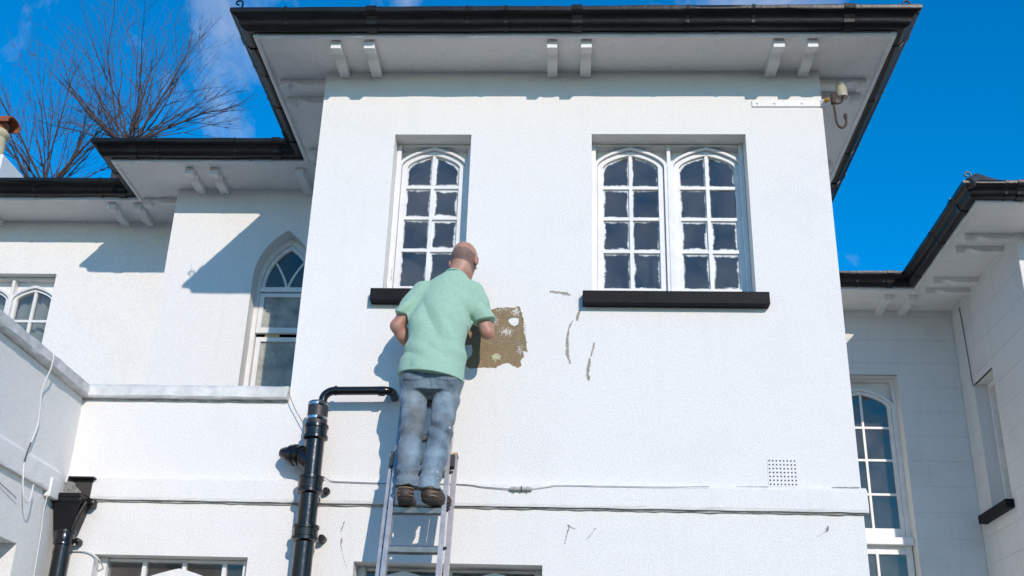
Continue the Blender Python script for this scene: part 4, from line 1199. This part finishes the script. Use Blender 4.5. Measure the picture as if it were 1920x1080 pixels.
# cloth and skin materials
def cloth(name, base, dark, sc, wr, fleck=None):
    m = bpy.data.materials.new(name); m.use_nodes = True; t = m.node_tree; b = t.nodes['Principled BSDF']
    b.inputs['Roughness'].default_value = 0.92; b.inputs['Specular IOR Level'].default_value = 0.15
    b.inputs['Sheen Weight'].default_value = 0.15
    co = N(t, 'ShaderNodeTexCoord')
    n = N(t, 'ShaderNodeTexNoise'); n.inputs['Scale'].default_value = sc; n.inputs['Detail'].default_value = 8; n.inputs['Roughness'].default_value = 0.7
    t.links.new(co.outputs['Object'], n.inputs['Vector'])
    r = N(t, 'ShaderNodeValToRGB'); r.color_ramp.elements[0].position = 0.36; r.color_ramp.elements[1].position = 0.66
    r.color_ramp.elements[0].color = (*dark, 1); r.color_ramp.elements[1].color = (*base, 1)
    t.links.new(n.outputs['Fac'], r.inputs[0])
    last = r.outputs[0]
    n2 = N(t, 'ShaderNodeTexNoise'); n2.inputs['Scale'].default_value = 260; n2.inputs['Detail'].default_value = 2
    t.links.new(co.outputs['Object'], n2.inputs['Vector'])
    r2 = N(t, 'ShaderNodeMapRange'); r2.inputs[1].default_value = 0.3; r2.inputs[2].default_value = 0.7; r2.inputs[3].default_value = 0.82; r2.inputs[4].default_value = 1.12
    t.links.new(n2.outputs['Fac'], r2.inputs[0])
    mm = N(t, 'ShaderNodeMixRGB', blend_type='MULTIPLY'); mm.inputs['Fac'].default_value = 1
    t.links.new(last, mm.inputs['Color1']); t.links.new(r2.outputs[0], mm.inputs['Color2'])
    last = mm.outputs[0]
    if fleck:
        nd = N(t, 'ShaderNodeTexNoise'); nd.inputs['Scale'].default_value = 4.2; nd.inputs['Detail'].default_value = 5
        mpd = N(t, 'ShaderNodeMapping'); mpd.inputs['Location'].default_value = (2.3, 0.4, 1.7)
        t.links.new(co.outputs['Object'], mpd.inputs['Vector']); t.links.new(mpd.outputs[0], nd.inputs['Vector'])
        rd = N(t, 'ShaderNodeMapRange'); rd.inputs[1].default_value = 0.50; rd.inputs[2].default_value = 0.68; rd.inputs[3].default_value = 0.0; rd.inputs[4].default_value = 0.55
        t.links.new(nd.outputs['Fac'], rd.inputs[0])
        md_ = N(t, 'ShaderNodeMixRGB'); md_.inputs['Color2'].default_value = (0.215, 0.205, 0.175, 1)
        t.links.new(rd.outputs[0], md_.inputs['Fac']); t.links.new(last, md_.inputs['Color1'])
        last = md_.outputs[0]
        v = N(t, 'ShaderNodeTexVoronoi'); v.inputs['Scale'].default_value = 22; v.inputs['Randomness'].default_value = 1
        t.links.new(co.outputs['Object'], v.inputs['Vector'])
        lt = N(t, 'ShaderNodeMath', operation='LESS_THAN')
        n3 = N(t, 'ShaderNodeTexNoise'); n3.inputs['Scale'].default_value = 9; n3.inputs['Detail'].default_value = 1
        t.links.new(co.outputs['Object'], n3.inputs['Vector'])
        r3 = N(t, 'ShaderNodeMapRange'); r3.inputs[1].default_value = 0.56; r3.inputs[2].default_value = 0.78; r3.inputs[3].default_value = 0.0; r3.inputs[4].default_value = 0.22
        t.links.new(n3.outputs['Fac'], r3.inputs[0])
        t.links.new(v.outputs['Distance'], lt.inputs[0]); t.links.new(r3.outputs[0], lt.inputs[1])
        mf = N(t, 'ShaderNodeMixRGB'); mf.inputs['Color2'].default_value = (0.68, 0.70, 0.70, 1)
        t.links.new(lt.outputs[0], mf.inputs['Fac']); t.links.new(last, mf.inputs['Color1'])
        last = mf.outputs[0]
    t.links.new(last, b.inputs['Base Color'])
    w = N(t, 'ShaderNodeTexNoise'); w.inputs['Scale'].default_value = wr; w.inputs['Detail'].default_value = 3; w.inputs['Distortion'].default_value = 0.8
    mpw = N(t, 'ShaderNodeMapping'); mpw.inputs['Scale'].default_value = (1.6, 1.6, 0.7)
    t.links.new(co.outputs['Object'], mpw.inputs['Vector']); t.links.new(mpw.outputs[0], w.inputs['Vector'])
    bu = N(t, 'ShaderNodeBump'); bu.inputs['Strength'].default_value = 0.4; bu.inputs['Distance'].default_value = 0.016
    t.links.new(w.outputs['Fac'], bu.inputs['Height']); t.links.new(bu.outputs[0], b.inputs['Normal'])
    MATS[name] = m
cloth('green_jersey', (0.355, 0.545, 0.425), (0.31, 0.495, 0.38), 45, 6)
cloth('denim', (0.28, 0.375, 0.45), (0.085, 0.120, 0.155), 5.2, 16, fleck=True)
mat('skin', (0.47, 0.27, 0.20), 0.5, bump=0.15, bscale=120, mottle=0.3, mscale=16, col2=(0.40, 0.185, 0.125))
mat('stubble', (0.29, 0.225, 0.205), 0.9, bump=0.4, bscale=350, mottle=0.4, mscale=90)
_t = MATS['stubble'].node_tree; _tr = N(_t, 'ShaderNodeBsdfTransparent'); _mx = N(_t, 'ShaderNodeMixShader'); _n = N(_t, 'ShaderNodeTexNoise'); _n.inputs['Scale'].default_value = 55; _n.inputs['Detail'].default_value = 6; _n.inputs['Roughness'].default_value = 0.8
_c = N(_t, 'ShaderNodeTexCoord'); _t.links.new(_c.outputs['Object'], _n.inputs['Vector'])
_r = N(_t, 'ShaderNodeMapRange'); _r.inputs[1].default_value = 0.35; _r.inputs[2].default_value = 0.65; _r.inputs[3].default_value = 0.35; _r.inputs[4].default_value = 0.75
_t.links.new(_n.outputs['Fac'], _r.inputs[0]); _t.links.new(_r.outputs[0], _mx.inputs[0]); _t.links.new(_tr.outputs[0], _mx.inputs[1]); _t.links.new(_t.nodes['Principled BSDF'].outputs[0], _mx.inputs[2]); _t.links.new(_mx.outputs[0], _t.nodes['Material Output'].inputs[0])
mat('shoe_leather', (0.075, 0.048, 0.032), 0.6, bump=0.3, bscale=60, mottle=0.5, mscale=30)
mat('shoe_trim', (0.34, 0.24, 0.15), 0.7)
mat('shoe_sole', (0.045, 0.038, 0.032), 0.8, bump=0.5, bscale=70)

# joints (metres, world)
SHL, SHR = (-0.955, -0.360, 4.533), (-0.622, -0.360, 4.533)
ELL, ELR = (-1.108, -0.370, 4.285), (-0.520, -0.345, 4.255)
WRL, WRR = (-0.985, -0.235, 4.130), (-0.556, -0.165, 4.455)
HIPL, HIPR = (-0.945, -0.430, 3.895), (-0.748, -0.430, 3.885)
KNL, KNR = (-0.955, -0.475, 3.535), (-0.777, -0.475, 3.515)
ANL, ANR = (-0.943, -0.575, 3.190), (-0.812, -0.575, 3.165)
HEAD = np.array((-0.697, -0.300, 4.782))
hy_, hp_ = R(14), R(-22)
ff = np.array((math.sin(hy_)*math.cos(hp_), math.cos(hy_)*math.cos(hp_), math.sin(hp_)))   # face direction
hr = np.array((math.cos(hy_), -math.sin(hy_), 0.0))                                          # towards his right ear
hu = np.cross(hr, ff)
HM = np.stack([hr, ff, hu])           # local axes: right, front, up
def hp(r_, f_, u_): return HEAD + hr*r_ + ff*f_ + hu*u_

body = SDF((-1.26, -0.72, 3.08), (-0.40, 0.03, 4.98), 0.0065)
def hq(r_, f_, u_): return hp(r_*1.09, f_*1.09, u_*1.09)
# head
body.ell(hq(0, -0.012, 0.030), (0.0850, 0.1090, 0.1003), HM, 0.01)
body.ell(hq(0, 0.015, -0.035), (0.0687, 0.0850, 0.0959), HM, 0.03)
body.ell(hq(0, 0.055, -0.095), (0.0436, 0.0414, 0.0327), HM, 0.03)      # chin
body.cone(hq(0, 0.090, 0.008), hq(0, 0.112, -0.038), 0.010, 0.016, 0.012)   # nose
body.ell(hq(0, 0.088, -0.066), (0.0283, 0.0131, 0.0098), HM, 0.010)     # lips
body.ell(hq(0, 0.085, 0.028), (0.0600, 0.0174, 0.0131), HM, 0.015)      # brow
for s in (-1, 1):
    body.ell(hq(s*0.031, 0.094, 0.008), (0.0174, 0.0131, 0.0109), HM, 0.010, sub=True)
    body.ell(hq(s*0.031, 0.083, 0.007), (0.0136, 0.0136, 0.0136), HM, 0.004)
    body.ell(hq(s*0.083, -0.010, -0.012), (0.0142, 0.0240, 0.0371), HM, 0.008)
    body.ell(hq(s*0.096, 0.000, -0.010), (0.0065, 0.0087, 0.0153), HM, 0.006, sub=True)
# neck, trunk
body.cone((-0.768, -0.365, 4.600), HEAD+np.array((-0.018, -0.022, -0.050)), 0.062, 0.058, 0.035)
body.rings([(3.85, -0.848, -0.435, 0.16, 0.10), (4.1, -0.845, -0.425, 0.165, 0.10), (4.35, -0.815, -0.40, 0.17, 0.105), (4.52, -0.790, -0.365, 0.155, 0.09), (4.62, -0.772, -0.355, 0.075, 0.06)], 0.03)
# arms: deltoid, biceps, elbow, forearm, wrist
def limb(a, b, c, ra):
    a, b, c = map(np.array, (a, b, c))
    body.chain([a, a+(b-a)*0.45, b], [ra, ra*0.93, ra*0.72], 0.02)
    body.chain([b, b+(c-b)*0.30, c], [ra*0.74, ra*0.80, ra*0.52], 0.02)
limb(SHL, ELL, WRL, 0.058)
limb(SHR, ELR, WRR, 0.058)
def hand(w, d, pn, side, curl, tips=None):
    """palm from wrist w along d, palm facing pn; side: direction of the thumb"""
    w, d, pn, side = [np.array(v, float) for v in (w, d, pn, side)]
    d /= np.linalg.norm(d); pn -= d*(pn@d); pn /= np.linalg.norm(pn); side = np.cross(d, pn)*np.sign(np.cross(d, pn)@side)
    for k, o in enumerate((-0.030, -0.010, 0.010, 0.029)):
        kn = w + d*(0.092-0.006*abs(k-1.6)) + side*o
        body.cone(w+d*0.02+side*o*0.6, kn, 0.0165, 0.0125, 0.012)
        L = (0.034, 0.042, 0.046, 0.041)[k]
        p = kn; a = 0.25
        for j, (l, r_) in enumerate(((L, 0.0095), (L*0.62, 0.0088), (L*0.5, 0.0080))):
            dd = d*math.cos(a) + pn*math.sin(a)
            q = p + dd*l
            body.cone(p, q, r_+0.0008, r_, 0.003)
            p = q; a += curl
    t0 = w + d*0.030 + side*0.028
    t1 = t0 + d*0.030 + side*0.026 + pn*0.016
    t2 = t1 + d*0.034 + side*0.004 + pn*0.018
    t3 = t2 + d*0.022 - side*0.008 + pn*0.012
    body.chain([t0, t1, t2, t3], [0.0165, 0.0125, 0.0105, 0.0088], 0.006)
hand(WRR, (-0.10, 0.55, 0.80), (0, 1, -0.5), (-1, 0, 0), 0.42)
hand(WRL, (-0.35, 0.10, -0.55), (-0.2, 0.9, 0.2), (0, 0, 1), 0.95)
# legs (inside the jeans)
for h_, k_, a_ in ((HIPL, KNL, ANL), (HIPR, KNR, ANR)):
    body.chain([h_, k_, a_], [0.075, 0.052, 0.036], 0.02)
    body.cone(a_, (a_[0], a_[1]+0.10, 3.12), 0.036, 0.03, 0.02)
person = body.mesh('person', 'skin')
tag(person, 'balding man in green t-shirt and worn jeans standing on the ladder', 'person')

# hair: closely cropped fringe round back and sides, crown bald
hair = SDF(HEAD-0.16, HEAD+0.16, 0.005)
hair.ell(hq(0, -0.012, 0.030), (0.0850+0.0025, 0.1090+0.0025, 0.1003+0.0025), HM, 0.01)
hair.ell(hq(0, 0.015, -0.035), (0.0687+0.0025, 0.0850+0.0025, 0.0959+0.002), HM, 0.03)
X, Y, Z = hair.grid()
lu_ = (X-HEAD[0])*hu[0]+(Y-HEAD[1])*hu[1]+(Z-HEAD[2])*hu[2]
lf_ = (X-HEAD[0])*ff[0]+(Y-HEAD[1])*ff[1]+(Z-HEAD[2])*ff[2]
lr_ = (X-HEAD[0])*hr[0]+(Y-HEAD[1])*hr[1]+(Z-HEAD[2])*hr[2]
wv = 0.004*np.sin(lr_*90)+0.003*np.sin(lf_*70+1)
hair.D = np.maximum(hair.D, np.maximum(lu_-0.022+0.25*np.maximum(lf_, 0)+wv, np.maximum(-0.080-lu_+0.12*np.maximum(lf_, 0)+wv, lf_-0.035)))
hair.mesh('hair', 'stubble', person)

# t-shirt
sh = SDF((-1.20, -0.64, 3.78), (-0.44, -0.16, 4.76), 0.006)
sh.rings([(3.78, -0.855, -0.458, 0.212, 0.176), (3.95, -0.855, -0.450, 0.203, 0.162), (4.13, -0.845, -0.432, 0.188, 0.138), (4.32, -0.816, -0.402, 0.184, 0.128), (4.44, -0.797, -0.382, 0.184, 0.122), (4.52, -0.788, -0.366, 0.170, 0.108), (4.58, -0.782, -0.358, 0.160, 0.098), (4.625, -0.768, -0.352, 0.120, 0.084), (4.668, -0.752, -0.347, 0.072, 0.072)], 0.02)
def sleeve(a, b, t, r0, r1):
    a, b = np.array(a), np.array(b); e = a+(b-a)*t
    d = (b-a)/np.linalg.norm(b-a)
    X, Y, Z = sh.grid()
    pr = (X-e[0])*d[0]+(Y-e[1])*d[1]+(Z-e[2])*d[2]
    tt = np.clip(((X-a[0])*d[0]+(Y-a[1])*d[1]+(Z-a[2])*d[2])/np.linalg.norm(e-a), 0, 1.3)
    c = [a[i]+(e-a)[i]*tt for i in range(3)]
    q = np.sqrt((X-c[0])**2+(Y-c[1])**2+(Z-c[2])**2)-(r0+(r1-r0)*tt)
    q = np.maximum(q, pr)
    sh.D = smin(sh.D, q, 0.035)
sleeve(SHL, ELL, 0.74, 0.072, 0.071)
sleeve(SHR, ELR, 0.72, 0.072, 0.076)
X, Y, Z = sh.grid()
# hem plane tilts down to the right; open neck; folds
sh.D = np.maximum(sh.D, (3.892-0.115*(X+0.85)) - Z)
q = (X+0.762)*0.10+(Y+0.335)*0.35+(Z-4.655)
sh.D = np.maximum(sh.D, q)
def crease(p): return 1-2*np.abs(np.sin(p/2))
wx = X+0.85+0.016*np.sin(8*Z+3)+0.004*np.sin(19*Z+11*X)
wz = Z+0.014*np.sin(9*X+1)+0.003*np.sin(23*X+5*Z)
low_ = np.clip((4.50-Z)/0.20, 0, 1)
fold = 0.0150*crease(30*wx+5*(wz-4.2)+1.3*np.sin(6*Z))*low_*(0.55+0.45*np.sin(7*X+9*Z))
fold += 0.0150*crease(27*(wz+1.15*(X+0.85))+1.2)*np.clip(1-np.abs(Z-4.27)/0.24, 0, 1)*np.clip((X+0.84)/0.14, 0, 1)
fold += 0.0125*crease(29*(wz-1.0*(X+0.85))+0.6)*np.clip(1-np.abs(Z-4.30)/0.22, 0, 1)*np.clip((-0.88-X)/0.12, 0, 1)
fold += 0.0075*crease(46*wz+5*np.sin(7*X))*np.clip(1-np.abs(Z-4.05)/0.09, 0, 1)
fold += 0.0105*crease(52*(wz+0.6*np.abs(X+0.80)))*np.clip((np.abs(X+0.80)-0.20)/0.06, 0, 1)*np.clip(1-np.abs(Z-4.42)/0.15, 0, 1)
sh.D = sh.D + fold*np.clip((Z-3.86)/0.14, 0.25, 1)
shirt = sh.mesh('t_shirt', 'green_jersey', person)
shirt['label'] = 'mint green t-shirt'
nr = []
for i in range(25):
    a = 2*math.pi*i/24
    x, y = -0.750+0.0655*math.cos(a), -0.347+0.0655*math.sin(a)
    nr.append((x, y, 4.651-(x+0.762)*0.10-(y+0.335)*0.35))
MB().tube(nr, 0.0075, 6, caps=False).build('collar', 'green_jersey', shirt, smooth=True)

hem = []
for i in range(41):
    a = 2*math.pi*i/40
    x, y = -0.855+0.2045*math.cos(a), -0.455+0.168*math.sin(a)
    hem.append((x, y, 3.897-0.115*(x+0.85)))
MB().tube(hem, 0.0055, 6, caps=False).build('hem', 'green_jersey', shirt, smooth=True)

# jeans
je = SDF((-1.16, -0.72, 3.12), (-0.56, -0.24, 4.06), 0.0058)
je.rings([(3.80, -0.850, -0.437, 0.185, 0.118), (3.88, -0.850, -0.437, 0.200, 0.132), (3.94, -0.852, -0.437, 0.186, 0.122), (4.05, -0.850, -0.432, 0.165, 0.105)], 0.02)
pel = je.D.copy(); acc_ = None
for h_, k_, a_, s in ((HIPL, KNL, ANL, -1), (HIPR, KNR, ANR, 1)):
    h_, k_, a_ = map(np.array, (h_, k_, a_))
    je.D = np.full(je.n, 0.5)
    je.chain([h_+(s*0.004, 0, 0.01), h_+(k_-h_)*0.35+(s*0.004, 0, 0), k_, k_+(a_-k_)*0.45, a_+(0, 0, 0.02)], [0.095, 0.080, 0.068, 0.071, 0.064], 0.022)
    je.ell(h_+np.array((s*-0.004, -0.055, 0.0)), (0.092, 0.085, 0.095), None, 0.03)   # seat
    acc_ = je.D.copy() if acc_ is None else smin(acc_, je.D, 0.006)
je.D = smin(pel, acc_, 0.018)
X, Y, Z = je.grid()
cut = np.where(X < -0.882, 3.178, 3.165) + 0.02*np.sin(X*40)*0.3
fold = 0.0065*np.sin(95*Z+4*np.sin(18*X)+14*(X+0.85))*np.clip(1-np.abs(Z-3.26)/0.07, 0, 1)
fold += 0.0075*np.sin(62*(Z+0.35*(X+0.86)*np.sign(X+0.865))+2*np.sin(16*X))*np.clip(1-np.abs(Z-3.55)/0.12, 0, 1)
fold += 0.0055*np.sin(50*(Z-0.8*np.abs(X+0.865))+3*np.sin(9*X))*np.clip(1-np.abs(Z-3.76)/0.12, 0, 1)
fold += 0.0030*np.sin(26*X+9*Z+3*np.sin(11*Z))
# pockets: two raised pentagons on the seat, centre seam
for cx in (-0.955, -0.742):
    u = np.abs(X-cx)-0.062; v = np.maximum(Z-3.95, 3.845+0.22*np.abs(X-cx)-Z)
    ins = (u < 0) & (v < 0) & (Y < -0.46)
    fold -= np.where(ins, 0.0055, 0)
fold += np.where((np.abs(X+0.85) < 0.008) & (Z > 3.80) & (Y < -0.45), 0.006, 0)
je.D = np.maximum(je.D + fold, cut - Z)
jeans = je.mesh('jeans', 'denim', person)
jeans['label'] = 'faded paint-spattered blue jeans'
for a_, zc in ((ANL, 3.182), (ANR, 3.169)):
    ring = [(a_[0]+0.068*math.cos(2*math.pi*i/20), a_[1]+0.0+0.068*math.sin(2*math.pi*i/20), zc+0.004*math.sin(i*1.7)) for i in range(21)]
    MB().tube(ring, 0.007, 6, caps=False).build('cuff', 'denim', jeans, smooth=True)

# shoes
def shoe(heel, yaw, pitch=0.0):
    """heel: point under the heel on the sole; yaw: 0 = toes to the wall, positive turns to the right"""
    h_ = np.array(heel); d = np.array((math.sin(yaw), math.cos(yaw), 0)); d = d*math.cos(pitch)+np.array((0, 0, math.sin(pitch))); s = np.array((math.cos(yaw), -math.sin(yaw), 0)); u = np.cross(s, d)
    P = lambda l, w_, z_: h_+d*l+s*w_+u*z_
    S_ = SDF(h_-np.array((0.2, 0.12, 0.06)), h_+np.array((0.26, 0.36, 0.20)), 0.0055)
    S_.chain([P(0.045, 0, 0.045), P(0.14, 0, 0.042), P(0.21, 0.005, 0.036), P(0.262, 0.0, 0.030)], [0.045, 0.042, 0.047, 0.034], 0.02)
    S_.chain([P(0.05, 0, 0.06), P(0.075, 0, 0.105)], [0.046, 0.043], 0.02)
    S_.cone(P(0.09, 0, 0.08), P(0.19, 0, 0.055), 0.036, 0.032, 0.02)
    X, Y, Z = S_.grid()
    z_ = (X-h_[0])*u[0]+(Y-h_[1])*u[1]+(Z-h_[2])*u[2]
    base = S_.D.copy()
    S_.D = np.maximum(base, 0.024-z_)
    o = S_.mesh('shoe', 'shoe_leather', person)
    o['label'] = 'brown walking shoe'
    S_.D = np.maximum(np.maximum(base-0.006, z_-0.025), 0.0-z_)
    so_ = S_.mesh('sole', 'shoe_sole', o)
    for k in range(3):       # stitched tan strips round heel and side
        pts = []
        for i in range(13):
            a = math.pi*(i/12)
            pts.append(P(0.052-0.050*math.sin(a), 0.050*math.cos(a), 0.040+0.022*k))
        MB().tube([Vector(p) for p in pts], 0.0032, 5).build('stitch_strip', 'shoe_trim', o, smooth=True)
    return o
RT = 3.0775
shoe((-0.943, -0.640, RT), R(-4))
shoe((-0.826, -0.630, RT), R(26))

# ------------------------------------------------------------------ bare trees behind the left wing
def tree(base, top, seed, nmain, spread, length, label, lean=(0, 0), flat=0.55):
    rnd = random.Random(seed)
    root = empty('bare_tree', base, label, 'tree')
    base, top = Vector(base), Vector(top)
    tr = MB(); tr.tube([base, base.lerp(top, 0.5)+Vector((0.1, 0.05, 0)), top, top+Vector((0, 0, 0.15))], [0.24, 0.20, 0.17, 0.10], 10)
    tr.build('trunk', 'bark', root, smooth=True)
    limbs, twigs = MB(), MB()
    def grow(p, d, L, r, lev):
        n = max(4, int(L/0.16)); pts, rs = [p.copy()], [r]
        q = p.copy(); dd = d.copy()
        for i in range(n):
            dd = (dd + Vector((rnd.gauss(0, 0.075), rnd.gauss(0, 0.075), rnd.gauss(0.018, 0.06)))).normalized()
            q = q + dd*(L/n)
            pts.append(q.copy()); rs.append(r*(1-0.82*(i+1)/n))
        (limbs if lev == 0 else twigs).tube(pts, rs, 5 if lev == 0 else 3, caps=False)
        if lev < 3:
            k = {0: rnd.randint(6, 9), 1: rnd.randint(2, 4), 2: rnd.randint(0, 1)}[lev]
            for _ in range(k):
                t = rnd.uniform(0.18, 0.97) if lev == 0 else rnd.uniform(0.2, 0.95)
                i = min(int(t*n), n-1)
                ax = (pts[i+1]-pts[i]).normalized()
                side = Vector((rnd.gauss(0, 1), rnd.gauss(0, 0.7), rnd.gauss(0.15, 1)))
                side = (side - ax*side.dot(ax)).normalized()
                ang = rnd.uniform(0.25, 0.6)
                nd = ax*math.cos(ang)+side*math.sin(ang)
                grow(pts[i], nd, L*rnd.uniform(0.28, 0.58)*(1.15-0.5*t), max(rs[i]*0.55, 0.0030), lev+1)
    for i in range(nmain):
        a = -1+2*(i+0.5)/nmain + rnd.uniform(-0.09, 0.09)
        th = a*spread
        d = Vector((math.sin(th)+lean[0], rnd.uniform(-flat, flat), math.cos(th)*0.95+0.06)).normalized()
        L = length*(0.72+0.40*(1-abs(a))+rnd.uniform(-0.16, 0.14))
        grow(top+Vector((rnd.uniform(-0.15, 0.15), rnd.uniform(-0.1, 0.1), rnd.uniform(-0.2, 0.10))), d, L, rnd.choice((0.010, 0.013, 0.017, 0.028)), 0)
    # knot of short shoots on the pollard head
    for _ in range(60):
        d = Vector((rnd.gauss(0, 1), rnd.gauss(0, 0.7), abs(rnd.gauss(0.3, 0.6)))).normalized()
        grow(top+Vector((rnd.gauss(0, 0.10), rnd.gauss(0, 0.1), rnd.gauss(0, 0.10))), d, rnd.uniform(0.25, 0.75), 0.008, 2)
    limbs.build('branches', 'bark', root)
    c = twigs.build('crown', 'twig', root)
tree((-7.55, 9.0, 0), (-7.55, 9.0, 11.35), 5, 32, 1.25, 2.9, 'bare pollarded tree with a fan of branches above the left wing roof')
tree((-9.1, 9.6, 0), (-9.1, 9.6, 10.75), 11, 24, 1.0, 2.7, 'smaller bare tree tangled beside the chimney pot')
